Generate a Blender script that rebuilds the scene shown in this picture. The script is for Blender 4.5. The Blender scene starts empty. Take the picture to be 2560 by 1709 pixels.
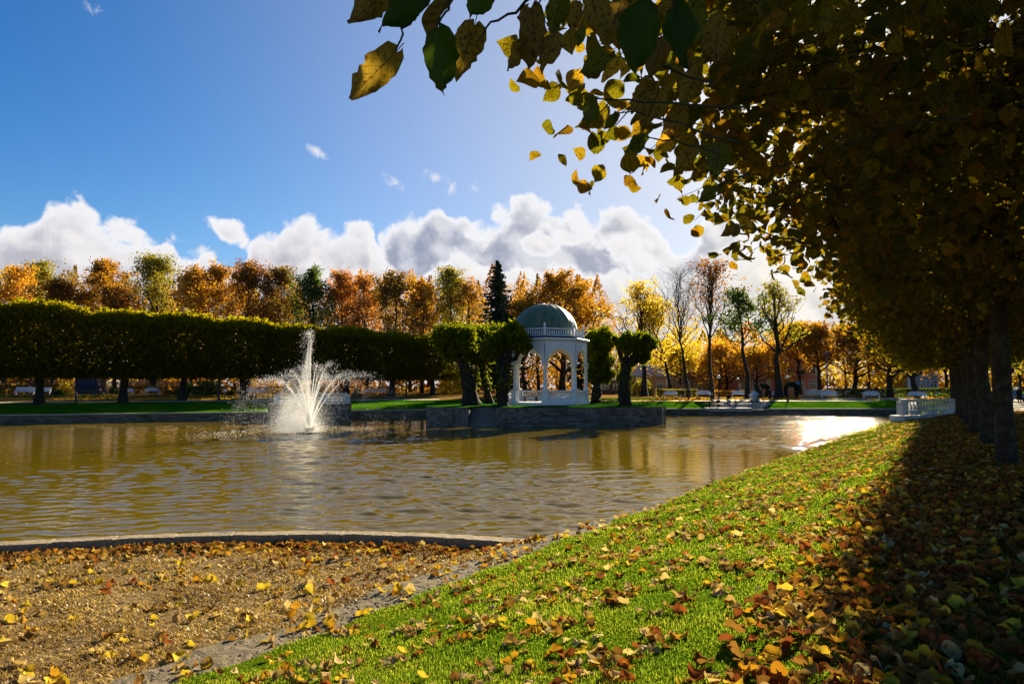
import bpy, bmesh, math, random
import numpy as np
from mathutils import Vector, Matrix
R = math.radians
rng = np.random.default_rng(7)
random.seed(7)
S = bpy.context.scene
COL = S.collection

# ------------------------------------------------------------------ camera, sky, sun, exposure
EYE = 1.7
FPX = 2560 * 24.0 / 36.0
PITCH = math.atan((968 - 854.5) / FPX)
cam = bpy.data.objects.new("camera", bpy.data.cameras.new("camera"))
COL.objects.link(cam)
cam.location = (0, 0, EYE)
cam.rotation_euler = (R(90) + PITCH, 0, 0)
cam.data.lens = 24; cam.data.sensor_width = 36
cam.data.clip_start = 0.05; cam.data.clip_end = 5000
S.camera = cam

SUN_AZ, SUN_EL = 25.5, 22.5       # degrees right of straight ahead, degrees up
EXPOSURE = 1.75
SKY = 0.05
S.view_settings.view_transform = 'Standard'
S.view_settings.look = 'None'
S.view_settings.gamma = 1
S.view_settings.use_curve_mapping = False
S.view_settings.exposure = EXPOSURE
S.cycles.max_bounces = 6
S.cycles.diffuse_bounces = 2
S.cycles.glossy_bounces = 3
S.cycles.transmission_bounces = 4
S.cycles.transparent_max_bounces = 6
S.cycles.volume_bounces = 1
S.cycles.caustics_reflective = False
S.cycles.caustics_refractive = False
S.cycles.use_denoising = True
S.cycles.volume_step_rate = 2.0

sun = bpy.data.objects.new("sun", bpy.data.lights.new("sun", 'SUN'))
COL.objects.link(sun)
sun.data.energy = 5.0
sun.data.angle = R(0.5)
sun.data.color = (1.0, 0.86, 0.62)
SUN_DIR = Vector((math.sin(R(SUN_AZ)) * math.cos(R(SUN_EL)), math.cos(R(SUN_AZ)) * math.cos(R(SUN_EL)), math.sin(R(SUN_EL))))
sun.rotation_euler = (-SUN_DIR).to_track_quat('-Z', 'Y').to_euler()

_cp, _sp = math.cos(PITCH), math.sin(PITCH)
def ray(px, py):
    """direction through a point of the 2560 x 1709 photograph"""
    x = (px - 1280) / FPX; y = (854.5 - py) / FPX
    return Vector((x, _cp - y * _sp, _sp + y * _cp))
def at(px, py, Y):
    d = ray(px, py); k = Y / d.y
    return Vector((d.x * k, Y, EYE + d.z * k))
def on_z(px, py, z):
    d = ray(px, py); k = (z - EYE) / d.z
    return Vector((d.x * k, d.y * k, z))
def azel(px, py):
    d = ray(px, py).normalized()
    return math.degrees(math.atan2(d.x, d.y)), math.degrees(math.asin(d.z))
D2P = 2560 / 2349.0
def xat(px, Y):      # world x of photo column px at depth Y near the horizon
    return at(px, 968, Y).x

# world ------------------------------------------------------------
world = bpy.data.worlds.new("World"); S.world = world
world.use_nodes = True
WN = world.node_tree.nodes; WL = world.node_tree.links
WN.clear()
def wnode(t, **kw):
    n = WN.new(t)
    for k, v in kw.items(): setattr(n, k, v)
    return n
def wm(op, a, b=None, c=None, clamp=False):
    n = WN.new('ShaderNodeMath'); n.operation = op; n.use_clamp = clamp
    for i, v in enumerate((a, b, c)):
        if v is None: continue
        if isinstance(v, (int, float)): n.inputs[i].default_value = v
        else: WL.new(v, n.inputs[i])
    return n.outputs[0]
def wramp(v, lo, hi, a=0.0, b=1.0, smooth=True):
    n = WN.new('ShaderNodeMapRange'); n.interpolation_type = 'SMOOTHSTEP' if smooth else 'LINEAR'
    n.clamp = True
    WL.new(v, n.inputs[0])
    for i, x in zip((1, 2, 3, 4), (lo, hi, a, b)): n.inputs[i].default_value = x
    return n.outputs[0]
def wmix(f, a, b):
    n = WN.new('ShaderNodeMix'); n.data_type = 'RGBA'
    if isinstance(f, (int, float)): n.inputs[0].default_value = f
    else: WL.new(f, n.inputs[0])
    for i, v in ((6, a), (7, b)):
        if isinstance(v, tuple): n.inputs[i].default_value = (*v, 1)
        else: WL.new(v, n.inputs[i])
    return n.outputs[2]
def wscale(c, f):
    n = WN.new('ShaderNodeVectorMath'); n.operation = 'SCALE'
    WL.new(c, n.inputs[0])
    if isinstance(f, (int, float)): n.inputs[3].default_value = f
    else: WL.new(f, n.inputs[3])
    return n.outputs[0]
tc = wnode('ShaderNodeTexCoord')
nrm = wnode('ShaderNodeVectorMath', operation='NORMALIZE'); WL.new(tc.outputs['Generated'], nrm.inputs[0])
sep = wnode('ShaderNodeSeparateXYZ'); WL.new(nrm.outputs[0], sep.inputs[0])
AZ = wm('MULTIPLY', wm('ARCTAN2', sep.outputs[0], sep.outputs[1]), 57.29578)
EL = wm('MULTIPLY', wm('ARCSINE', sep.outputs[2]), 57.29578)
def wcurve(table):
    """height (degrees) of a cloud top against azimuth; table in photo display pixels"""
    n = wnode('ShaderNodeFloatCurve')
    pts = []
    for dx, dy in table:
        a, e = azel(dx * D2P, dy * D2P)
        pts.append(((a + 60) / 120, max(0, min(1, (e + 5) / 45))))
    cm = n.mapping.curves[0]
    while len(cm.points) < len(pts): cm.points.new(0.5, 0.5)
    for p, q in zip(cm.points, pts): p.location = q; p.handle_type = 'AUTO'
    n.mapping.update()
    WL.new(wm('DIVIDE', wm('ADD', AZ_IN[0], 60), 120), n.inputs['Value'])
    return wm('SUBTRACT', wm('MULTIPLY', n.outputs[0], 45), 5)
AZ_IN = [AZ]
def puffs(az, el, scale, seed, vamp, namp):
    cv = wnode('ShaderNodeCombineXYZ')
    WL.new(az, cv.inputs[0]); WL.new(el, cv.inputs[1]); cv.inputs[2].default_value = 0
    of = wnode('ShaderNodeVectorMath', operation='ADD'); WL.new(cv.outputs[0], of.inputs[0]); of.inputs[1].default_value = (seed * 31.7, seed * 13.1, 0)
    wn = wnode('ShaderNodeTexNoise', noise_dimensions='2D'); wn.inputs['Scale'].default_value = scale * 1.15; wn.inputs['Detail'].default_value = 4
    wn.inputs['Roughness'].default_value = 0.5
    WL.new(of.outputs[0], wn.inputs['Vector'])
    # warp the cells a little with the noise so they billow
    wa = wnode('ShaderNodeVectorMath', operation='MULTIPLY_ADD')
    WL.new(wn.outputs['Color'], wa.inputs[0]); wa.inputs[1].default_value = (1.6, 1.6, 0); WL.new(of.outputs[0], wa.inputs[2])
    vo = wnode('ShaderNodeTexVoronoi', feature='F1', voronoi_dimensions='2D'); vo.inputs['Scale'].default_value = scale
    vo.inputs['Detail'].default_value = 3; vo.inputs['Roughness'].default_value = 0.42; vo.inputs['Lacunarity'].default_value = 2.3
    WL.new(wa.outputs[0], vo.inputs['Vector'])
    v = wm('MULTIPLY', wm('SUBTRACT', 0.42, vo.outputs['Distance']), vamp)
    k = wm('MULTIPLY', wm('SUBTRACT', wn.outputs['Fac'], 0.5), namp)
    return wm('ADD', v, k)
BACK = [(-200, 640), (700, 640), (800, 600), (845, 560), (875, 520), (930, 512), (975, 492), (1000, 478), (1035, 505), (1065, 488), (1110, 505), (1150, 475), (1200, 460), (1260, 465), (1300, 482), (1350, 492), (1400, 478), (1450, 482), (1500, 490), (1540, 530), (1575, 560), (1600, 530), (1640, 495), (1690, 490), (1740, 520), (1800, 500), (1900, 480), (2200, 470), (2500, 500)]
FRONT = [(-300, 500), (-60, 520), (30, 520), (90, 490), (120, 456), (165, 462), (210, 485), (270, 505), (330, 525), (385, 525), (420, 560), (470, 556), (520, 605), (560, 590), (590, 530), (640, 505), (675, 480), (705, 478), (740, 510), (800, 512), (850, 520), (870, 585), (920, 610), (960, 600), (1010, 580), (1060, 575), (1100, 590), (1160, 610), (1210, 606), (1260, 596), (1320, 615), (1380, 612), (1430, 625), (1500, 640), (1560, 600), (1640, 600), (1720, 560), (1790, 540), (1900, 530), (2400, 520)]
def cloud_field(table, patches, az, el, scale, seed, vamp, namp):
    AZ_IN[0] = az
    f = wm('SUBTRACT', wcurve(table), el)
    for dx, dy, rx, ry, tilt in patches:
        a, e = azel(dx * D2P, dy * D2P)
        u = wm('SUBTRACT', az, a); w = wm('SUBTRACT', wm('SUBTRACT', el, e), wm('MULTIPLY', u, tilt))
        u = wm('DIVIDE', u, rx); w = wm('DIVIDE', w, ry)
        q = wm('SQRT', wm('ADD', wm('MULTIPLY', u, u), wm('MULTIPLY', w, w)))
        f = wm('MAXIMUM', f, wm('MULTIPLY', wm('SUBTRACT', 1.0, q), 1.3))
    return wm('ADD', wm('ADD', f, 0.75), puffs(az, el, scale, seed, vamp, namp))
def shifted(da, de): return wm('ADD', AZ, da), wm('ADD', EL, de)
sky = wnode('ShaderNodeTexSky', sky_type='NISHITA')
sky.sun_disc = False
sky.sun_elevation = R(SUN_EL); sky.sun_rotation = R(SUN_AZ)
sky.air_density = 1.0; sky.dust_density = 0.35; sky.ozone_density = 3.0
K = 2.0 ** -EXPOSURE / SKY          # what shows as display white, before the Background strength
hs = wnode('ShaderNodeHueSaturation'); hs.inputs['Saturation'].default_value = 1.40; hs.inputs['Value'].default_value = 0.80; hs.inputs['Hue'].default_value = 0.508
WL.new(sky.outputs[0], hs.inputs['Color'])
col = hs.outputs[0]
# angle from the sun, for the silver-white veil round it
dt = wnode('ShaderNodeVectorMath', operation='DOT_PRODUCT'); WL.new(nrm.outputs[0], dt.inputs[0]); dt.inputs[1].default_value = SUN_DIR
glow = wm('POWER', wm('MAXIMUM', dt.outputs['Value'], 0.0), 14.0)
glow2 = wm('POWER', wm('MAXIMUM', dt.outputs['Value'], 0.0), 5.0)
col = wmix(wm('MULTIPLY', wm('POWER', wm('MAXIMUM', dt.outputs['Value'], 0.0), 5.5), 0.78, clamp=True), col, (0.66 * K, 0.67 * K, 0.71 * K))
# thin wisps
wz = wnode('ShaderNodeCombineXYZ'); WL.new(AZ, wz.inputs[0]); WL.new(EL, wz.inputs[1])
wn = wnode('ShaderNodeTexNoise', noise_dimensions='2D'); wn.inputs['Scale'].default_value = 0.85; wn.inputs['Detail'].default_value = 7; wn.inputs['Roughness'].default_value = 0.62
wn.inputs['Distortion'].default_value = 0.5
WL.new(wz.outputs[0], wn.inputs['Vector'])
wf = None
for dx, dy, rx, ry, tilt, st in ((725, 346, 1.25, 0.62, -0.55, 1.4), (1000, 408, 1.7, 0.8, -0.1, 1.5), (1035, 428, 0.8, 1.0, -0.8, 1.4), (905, 420, 1.2, 0.8, -0.3, 1.1), (1085, 430, 0.8, 0.8, 0.0, 0.8), (200, 6, 1.6, 0.6, -0.3, 0.8)):
    a, e = azel(dx * D2P, dy * D2P)
    u = wm('SUBTRACT', AZ, a); w = wm('SUBTRACT', wm('SUBTRACT', EL, e), wm('MULTIPLY', u, tilt))
    u = wm('DIVIDE', u, rx); w = wm('DIVIDE', w, ry)
    q = wm('MULTIPLY', wm('SUBTRACT', 1.0, wm('SQRT', wm('ADD', wm('MULTIPLY', u, u), wm('MULTIPLY', w, w)))), st)
    wf = q if wf is None else wm('MAXIMUM', wf, q)
wd = wramp(wm('ADD', wf, wm('MULTIPLY', wm('SUBTRACT', wn.outputs['Fac'], 0.5), 3.2)), 0.25, 1.6)
col = wmix(wm('MULTIPLY', wd, 0.85), col, (0.83 * K, 0.85 * K, 0.91 * K))
# bank of cumulus: grey-blue backlit mass with bright rims, white cumulus in front of it
def layer(col, table, patches, scale, seed, vamp, namp, edge, deep, c_rim, c_lit, c_shade, lit_k):
    f0 = cloud_field(table, patches, AZ, EL, scale, seed, vamp, namp)
    az1, el1 = shifted(0.55, 0.75)
    f1 = cloud_field(table, patches, az1, el1, scale, seed, vamp, namp)
    AZ_IN[0] = AZ
    lit = wramp(wm('SUBTRACT', f0, f1), -0.55 * lit_k, 2.0 * lit_k)
    alpha = wramp(f0, 0.0, edge)
    inner = wramp(f0, edge * 0.5, deep)
    body = wmix(lit, c_shade, c_lit)
    body = wmix(inner, c_rim, body)
    return wmix(alpha, col, body)
def ck(c): return tuple(v * K for v in c)
glowmix = wm('MULTIPLY', glow, 1.0, clamp=True)
col = layer(col, BACK, [], 0.24, 3.1, 2.6, 2.2, 0.75, 1.9,
            ck((0.95, 0.95, 0.98)), wmix(glowmix, ck((0.66, 0.68, 0.77)), ck((1.0, 0.97, 0.92))), wmix(glowmix, ck((0.30, 0.34, 0.47)), ck((0.62, 0.62, 0.66))), 0.9)
col = layer(col, FRONT, [(1205, 553, 3.2, 1.3, -0.22), (1300, 545, 2.2, 0.9, -0.5), (1400, 560, 4.2, 1.5, -0.36), (1490, 605, 3.0, 1.0, -0.3), (520, 525, 1.3, 1.0, -0.3)], 0.27, 8.4, 2.3, 2.4, 0.8, 2.6,
            ck((0.92, 0.92, 0.95)), wmix(glowmix, ck((0.88, 0.86, 0.87)), ck((1.08, 1.02, 0.90))), wmix(glowmix, ck((0.50, 0.50, 0.58)), ck((0.95, 0.90, 0.80))), 1.0)
col = wmix(wm('MULTIPLY', wm('POWER', wm('MAXIMUM', dt.outputs['Value'], 0.0), 90.0), 0.7, clamp=True), col, (1.5 * K, 1.4 * K, 1.2 * K))
bg = wnode('ShaderNodeBackground'); bg.inputs['Strength'].default_value = SKY
WL.new(col, bg.inputs['Color'])
wo = wnode('ShaderNodeOutputWorld'); WL.new(bg.outputs[0], wo.inputs['Surface'])
world.cycles.sampling_method = 'MANUAL'; world.cycles.sample_map_resolution = 512

# ------------------------------------------------------------------ helpers: meshes
def norm(v):
    v = np.asarray(v, float); return v / (np.linalg.norm(v, axis=-1, keepdims=True) + 1e-12)
class MB:
    """collects vertices and faces; build() links them as one mesh object"""
    def __init__(s): s.v = []; s.f = []; s.n = 0; s.smooth = True
    def add(s, V, F, mat=0, rnd=None, uv=None):
        V = np.asarray(V, np.float32).reshape(-1, 3)
        if isinstance(F, np.ndarray): Fl = [F]
        else:
            Fl = []
            for k in sorted({len(q) for q in F}): Fl.append(np.array([q for q in F if len(q) == k], np.int64))
        for F_ in Fl:
            m = len(F_)
            r = np.zeros(m, np.float32) if rnd is None else np.broadcast_to(np.asarray(rnd, np.float32), (m,))
            ua = np.zeros((m, F_.shape[1], 2), np.float32) if uv is None else np.asarray(uv, np.float32)[F_]
            s.f.append((F_ + s.n, np.full(m, mat, np.int32), r, ua))
        s.v.append(V); s.n += len(V)
        return s
    def box(s, c, d, rot=0.0, mat=0, taper=(1, 1)):
        x, y, z = np.array(d) / 2.0
        V = np.array([[-x, -y, -z], [x, -y, -z], [x, y, -z], [-x, y, -z], [-x * taper[0], -y * taper[1], z], [x * taper[0], -y * taper[1], z], [x * taper[0], y * taper[1], z], [-x * taper[0], y * taper[1], z]])
        ca, sa = math.cos(rot), math.sin(rot)
        V = V @ np.array([[ca, sa, 0], [-sa, ca, 0], [0, 0, 1]]) + np.array(c)
        return s.add(V, np.array([[0, 3, 2, 1], [4, 5, 6, 7], [0, 1, 5, 4], [1, 2, 6, 5], [2, 3, 7, 6], [3, 0, 4, 7]]), mat)
    def tube(s, P, rad, sides=6, mat=0, cap=True):
        P = np.asarray(P, float); n = len(P); rad = np.broadcast_to(np.asarray(rad, float), (n,))
        T = norm(np.gradient(P, axis=0))
        a = np.array([0, 0, 1.0]) if abs(T[0][2]) < 0.9 else np.array([1.0, 0, 0])
        N = np.zeros_like(P); u = norm(a - T[0] * a.dot(T[0]))
        for i in range(n):
            u = u - T[i] * u.dot(T[i]); u = u / (np.linalg.norm(u) + 1e-9); N[i] = u
        B = np.cross(T, N)
        th = np.arange(sides) * 2 * math.pi / sides
        V = P[:, None, :] + rad[:, None, None] * (np.cos(th)[None, :, None] * N[:, None, :] + np.sin(th)[None, :, None] * B[:, None, :])
        i = np.arange(n - 1)[:, None] * sides; j = np.arange(sides)[None, :]; j2 = (j + 1) % sides
        F = np.stack([i + j, i + j2, i + sides + j2, i + sides + j], -1).reshape(-1, 4)
        L = np.concatenate([[0], np.cumsum(np.linalg.norm(np.diff(P, axis=0), axis=1))])
        uv = np.stack([np.broadcast_to(th[None, :] / 6.283, (n, sides)), np.broadcast_to(L[:, None], (n, sides))], -1).reshape(-1, 2)
        s.add(V.reshape(-1, 3), F, mat, uv=uv)
        if cap and sides > 3:
            s.f.append((np.array([[s.n - sides + q for q in range(sides)]]), np.array([mat], np.int32), np.zeros(1, np.float32), np.zeros((1, sides, 2), np.float32)))
        return s
    def lathe(s, prof, seg=24, c=(0, 0, 0), mat=0, cap=True, a0=0.0):
        prof = np.asarray(prof, float); n = len(prof)
        th = a0 + np.arange(seg) * 2 * math.pi / seg
        V = np.stack([prof[:, 0][:, None] * np.cos(th), prof[:, 0][:, None] * np.sin(th), np.broadcast_to(prof[:, 1][:, None], (n, seg))], -1).reshape(-1, 3) + np.array(c)
        i = np.arange(n - 1)[:, None] * seg; j = np.arange(seg)[None, :]; j2 = (j + 1) % seg
        F = np.stack([i + j, i + j2, i + seg + j2, i + seg + j], -1).reshape(-1, 4)
        s.add(V, F, mat)
        if cap:
            s.f.append((np.array([[s.n - seg + q for q in range(seg)]]), np.array([mat], np.int32), np.zeros(1, np.float32), np.zeros((1, seg, 2), np.float32)))
        return s
    def grid(s, G, mat=0, uv=None, keep=None):
        G = np.asarray(G, float); a, b = G.shape[:2]
        i = np.arange(a - 1)[:, None] * b; j = np.arange(b - 1)[None, :]
        F = np.stack([i + j, i + j + 1, i + b + j + 1, i + b + j], -1)
        F = F.reshape(-1, 4) if keep is None else F[keep]
        return s.add(G.reshape(-1, 3), F, mat, uv=None if uv is None else np.asarray(uv).reshape(-1, 2))
    def build(s, name, mats, parent=None, loc=None, smooth=None):
        me = bpy.data.meshes.new(name)
        V = np.concatenate(s.v).astype(np.float32)
        cnt = np.concatenate([np.full(len(f), f.shape[1], np.int32) for f, *_ in s.f])
        li = np.concatenate([f.reshape(-1) for f, *_ in s.f]).astype(np.int32)
        me.vertices.add(len(V)); me.vertices.foreach_set('co', V.ravel())
        me.loops.add(len(li)); me.loops.foreach_set('vertex_index', li)
        me.polygons.add(len(cnt))
        st = np.concatenate([[0], np.cumsum(cnt)[:-1]]).astype(np.int32)
        me.polygons.foreach_set('loop_start', st); me.polygons.foreach_set('loop_total', cnt)
        me.polygons.foreach_set('material_index', np.concatenate([m for _, m, _, _ in s.f]))
        sm = s.smooth if smooth is None else smooth
        me.polygons.foreach_set('use_smooth', np.full(len(cnt), bool(sm)))
        uvl = me.uv_layers.new(name='UVMap')
        uvl.data.foreach_set('uv', np.concatenate([u.reshape(-1) for *_, u in s.f]).astype(np.float32))
        at_ = me.attributes.new('rnd', 'FLOAT', 'FACE')
        at_.data.foreach_set('value', np.concatenate([r for _, _, r, _ in s.f]))
        me.update(calc_edges=True)
        for m in (mats if isinstance(mats, (list, tuple)) else [mats]): me.materials.append(m)
        o = bpy.data.objects.new(name, me); COL.objects.link(o)
        if parent is not None: o.parent = parent
        if loc is not None: o.location = loc
        return o
def tag(o, label=None, cat=None, group=None, kind=None):
    if label: o['label'] = label
    if cat: o['category'] = cat
    if group: o['group'] = group
    if kind: o['kind'] = kind
    return o
def empty(name, loc=(0, 0, 0), rz=0.0, label=None, cat=None, group=None):
    o = bpy.data.objects.new(name, None); COL.objects.link(o)
    o.location = loc; o.rotation_euler = (0, 0, rz); o.empty_display_size = 0.3
    return tag(o, label, cat, group)
def kids(o): return [c for c in bpy.data.objects if c.parent == o]
KIDS = {}
def copy_tree(o, parent=None, loc=None, rz=None, label=None, sc=None):
    c = o.copy(); COL.objects.link(c); c.parent = parent
    if loc is not None: c.location = loc
    if rz is not None: c.rotation_euler = (0, 0, rz)
    if label: c['label'] = label
    if sc: c.scale = sc
    if o not in KIDS: KIDS[o] = list(o.children)
    for ch in KIDS[o]: copy_tree(ch, c)
    return c
def bevel(o, w, seg=2):
    m = o.modifiers.new('bevel', 'BEVEL'); m.width = w; m.segments = seg; m.limit_method = 'ANGLE'; return o

# ------------------------------------------------------------------ helpers: materials
class NT:
    def __init__(s, name):
        s.m = bpy.data.materials.new(name); s.m.use_nodes = True
        s.t = s.m.node_tree; s.t.nodes.clear()
        s.out = s.t.nodes.new('ShaderNodeOutputMaterial')
    def n(s, t, **kw):
        q = s.t.nodes.new(t)
        for k, v in kw.items(): setattr(q, k, v)
        return q
    def put(s, sock, v):
        if isinstance(v, bpy.types.NodeSocket): s.t.links.new(v, sock)
        elif isinstance(v, tuple) and sock.type == 'RGBA': sock.default_value = (*v[:3], 1)
        else: sock.default_value = v
    def math(s, op, a, b=None, clamp=False):
        q = s.t.nodes.new('ShaderNodeMath'); q.operation = op; q.use_clamp = clamp
        s.put(q.inputs[0], a)
        if b is not None: s.put(q.inputs[1], b)
        return q.outputs[0]
    def rng(s, v, lo, hi, a=0.0, b=1.0):
        q = s.t.nodes.new('ShaderNodeMapRange'); s.put(q.inputs[0], v)
        for i, x in zip((1, 2, 3, 4), (lo, hi, a, b)): q.inputs[i].default_value = x
        return q.outputs[0]
    def mix(s, f, a, b, mode='MIX'):
        q = s.t.nodes.new('ShaderNodeMix'); q.data_type = 'RGBA'; q.blend_type = mode
        s.put(q.inputs[0], f); s.put(q.inputs[6], a); s.put(q.inputs[7], b)
        return q.outputs[2]
    def coord(s, which='Object', scale=(1, 1, 1), rot=(0, 0, 0)):
        c = s.t.nodes.new('ShaderNodeTexCoord'); mp = s.t.nodes.new('ShaderNodeMapping')
        mp.inputs['Scale'].default_value = scale; mp.inputs['Rotation'].default_value = rot
        s.t.links.new(c.outputs[which], mp.inputs[0]); return mp.outputs[0]
    def noise(s, vec, scale, detail=4, rough=0.55, dist=0.0):
        q = s.t.nodes.new('ShaderNodeTexNoise'); s.put(q.inputs['Vector'], vec)
        q.inputs['Scale'].default_value = scale; q.inputs['Detail'].default_value = detail; q.inputs['Roughness'].default_value = rough
        q.inputs['Distortion'].default_value = dist
        return q
    def ramp(s, v, stops, interp='LINEAR'):
        q = s.t.nodes.new('ShaderNodeValToRGB'); q.color_ramp.interpolation = interp
        e = q.color_ramp.elements
        while len(e) < len(stops): e.new(0.5)
        for el, (p, c) in zip(e, stops): el.position = p; el.color = (*c, 1)
        s.put(q.inputs[0], v); return q.outputs[0]
    def attr(s, name):
        q = s.t.nodes.new('ShaderNodeAttribute'); q.attribute_name = name; return q.outputs['Fac']
    def bump(s, h, strength, dist, prev=None):
        q = s.t.nodes.new('ShaderNodeBump'); s.put(q.inputs['Height'], h)
        q.inputs['Strength'].default_value = strength; q.inputs['Distance'].default_value = dist
        if prev is not None: s.t.links.new(prev, q.inputs['Normal'])
        return q.outputs[0]
    def principled(s, color, rough=0.7, normal=None, spec=0.3, metallic=0.0, **kw):
        p = s.t.nodes.new('ShaderNodeBsdfPrincipled')
        s.put(p.inputs['Base Color'], color); s.put(p.inputs['Roughness'], rough)
        p.inputs['Specular IOR Level'].default_value = spec; p.inputs['Metallic'].default_value = metallic
        if normal is not None: s.t.links.new(normal, p.inputs['Normal'])
        s.t.links.new(p.outputs[0], s.out.inputs['Surface']); return p
def mat_noise(name, c1, c2, scale=5, rough=0.8, bump=0.3, bdist=0.02, detail=6, spec=0.2, which='Object', c3=None, metallic=0.0):
    t = NT(name); v = t.coord(which); nz = t.noise(v, scale, detail, 0.6)
    f = t.rng(nz.outputs['Fac'], 0.3, 0.7)
    c = t.mix(f, c1, c2)
    if c3:
        n2 = t.noise(v, scale * 0.23, 4, 0.6); c = t.mix(t.rng(n2.outputs['Fac'], 0.48, 0.68), c, c3)
    nr = t.bump(nz.outputs['Fac'], bump, bdist) if bump else None
    t.principled(c, rough, nr, spec, metallic); return t.m
def leaf_mat(name, stops, trans=0.45, gain=1.5, spots=False, gloss=0.03, sat=None):
    """thin leaves: diffuse on top, light shining through; colour by leaf"""
    t = NT(name)
    c = t.ramp(t.attr('rnd'), stops)
    if spots:
        v = t.coord('Object'); nz = t.noise(v, 75, 3, 0.65)
        uvn = t.coord('UV'); sx = t.t.nodes.new('ShaderNodeSeparateXYZ'); t.t.links.new(uvn, sx.inputs[0])
        au = t.math('ABSOLUTE', sx.outputs[0])
        q = t.math('FRACT', t.math('SUBTRACT', t.math('MULTIPLY', sx.outputs[1], 6.5), t.math('MULTIPLY', au, 1.7)))
        vein = t.rng(t.math('ABSOLUTE', t.math('SUBTRACT', q, 0.5)), 0.38, 0.5)
        mid = t.rng(au, 0.07, 0.02)
        ve = t.math('MAXIMUM', t.math('MULTIPLY', vein, 0.8), mid)
        sp = t.rng(t.math('ADD', nz.outputs['Fac'], t.math('MULTIPLY', ve, 0.12)), 0.54, 0.62)
        c = t.mix(t.math('MULTIPLY', sp, 0.75), c, (0.035, 0.014, 0.004))
        c = t.mix(t.math('MULTIPLY', ve, 0.45), c, (0.03, 0.016, 0.004))
    d = t.n('ShaderNodeBsdfDiffuse'); t.put(d.inputs[0], c)
    tr = t.n('ShaderNodeBsdfTranslucent')
    cg = t.mix(1.0, c, (gain, gain, gain * 0.6), 'MULTIPLY'); t.put(tr.inputs[0], cg)
    ms = t.n('ShaderNodeMixShader'); ms.inputs[0].default_value = trans
    t.t.links.new(d.outputs[0], ms.inputs[1]); t.t.links.new(tr.outputs[0], ms.inputs[2])
    last = ms.outputs[0]
    if gloss:
        g = t.n('ShaderNodeBsdfGlossy'); g.inputs['Roughness'].default_value = 0.45; g.inputs[0].default_value = (0.8, 0.8, 0.8, 1)
        m2 = t.n('ShaderNodeMixShader'); m2.inputs[0].default_value = gloss
        t.t.links.new(last, m2.inputs[1]); t.t.links.new(g.outputs[0], m2.inputs[2]); last = m2.outputs[0]
    t.t.links.new(last, t.out.inputs['Surface'])
    return t.m
def masonry(name, c1, c2, mortar, bw, bh, scale=1.0, moss=None, mort=0.012, bd=0.03, rough=0.9):
    t = NT(name); v = t.coord('UV')
    wn = t.noise(v, 2.5, 3); 
    br = t.n('ShaderNodeTexBrick'); 
    wv = t.t.nodes.new('ShaderNodeVectorMath'); wv.operation = 'MULTIPLY_ADD'
    t.put(wv.inputs[0], wn.outputs['Color']); wv.inputs[1].default_value = (0.06, 0.03, 0); t.put(wv.inputs[2], v)
    t.put(br.inputs['Vector'], wv.outputs[0])
    br.inputs['Scale'].default_value = scale; br.inputs['Brick Width'].default_value = bw; br.inputs['Row Height'].default_value = bh
    br.inputs['Mortar Size'].default_value = mort; br.inputs['Mortar Smooth'].default_value = 0.3; br.inputs['Bias'].default_value = 0.0
    br.inputs['Color1'].default_value = (*c1, 1); br.inputs['Color2'].default_value = (*c2, 1); br.inputs['Mortar'].default_value = (*mortar, 1)
    nz = t.noise(v, 7, 6, 0.65)
    c = t.mix(t.rng(nz.outputs['Fac'], 0.35, 0.7, 0.0, 0.55), br.outputs['Color'], tuple(x * 0.35 for x in c1))
    n3 = t.noise(v, 0.55, 4, 0.6)
    if moss: c = t.mix(t.rng(n3.outputs['Fac'], 0.45, 0.7, 0, 0.75), c, moss)
    h = t.math('SUBTRACT', t.math('MULTIPLY', nz.outputs['Fac'], 0.6), br.outputs['Fac'])
    t.principled(c, rough, t.bump(h, 0.8, bd), 0.15); return t.m

# ------------------------------------------------------------------ the lie of the land
WATER_Z = -1.53
AZB = R(33.5)
U = np.array([math.sin(AZB), math.cos(AZB)]); NV = np.array([-math.cos(AZB), math.sin(AZB)])   # along the near bank; towards the pond
def ts(X, Y): return X * U[0] + Y * U[1], X * NV[0] + Y * NV[1]
def xy(t, s): return t * U[0] + s * NV[0], t * U[1] + s * NV[1]
def edge_s(t): return np.interp(t, [-60, 24, 49, 53, 70, 95, 140], [6.2, 6.25, 4.1, 4.0, 5.2, 6.0, 6.0]) + 0.05 * np.sin(np.asarray(t) * 1.9) + 0.04 * np.sin(np.asarray(t) * 5.3)
def edge_z(t): return np.interp(t, [-60, 24, 49, 53, 70, 95, 140], [-1.1, -1.1, -0.42, -0.42, -0.8, -0.8, -0.8])
def wob(X, Y, a=0.03): return a * (np.sin(X * 1.9 + Y * 0.7) * np.cos(Y * 1.3 - X * 0.5) + 0.5 * np.sin(X * 4.1 - Y * 3.3))
def bank_z(X, Y):
    X = np.asarray(X, float); Y = np.asarray(Y, float)
    t, s = ts(X, Y); es = edge_s(t)
    x = np.clip((s - 0.3) / (es - 0.3), 0, 1.3)
    return edge_z(t) * x ** 1.15 + wob(X, Y, 0.025)
PL = np.array([(-150, 13.4), (-100, 35.6), (-44.9, 59.9), (-25.2, 67.2), (-9.5, 75.0), (4, 78.6), (20, 79), (45.5, 79)], float)   # far pond wall
def poly_dist(X, Y):
    X = np.asarray(X, float); Y = np.asarray(Y, float); P = np.stack([X, Y], -1); best = np.full(X.shape, 1e9)
    for a, b in zip(PL[:-1], PL[1:]):
        d = b - a; k = np.clip(((P - a) @ d) / (d @ d), 0, 1)
        best = np.minimum(best, np.linalg.norm(P - (a + k[..., None] * d), axis=-1))
    return best
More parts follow.
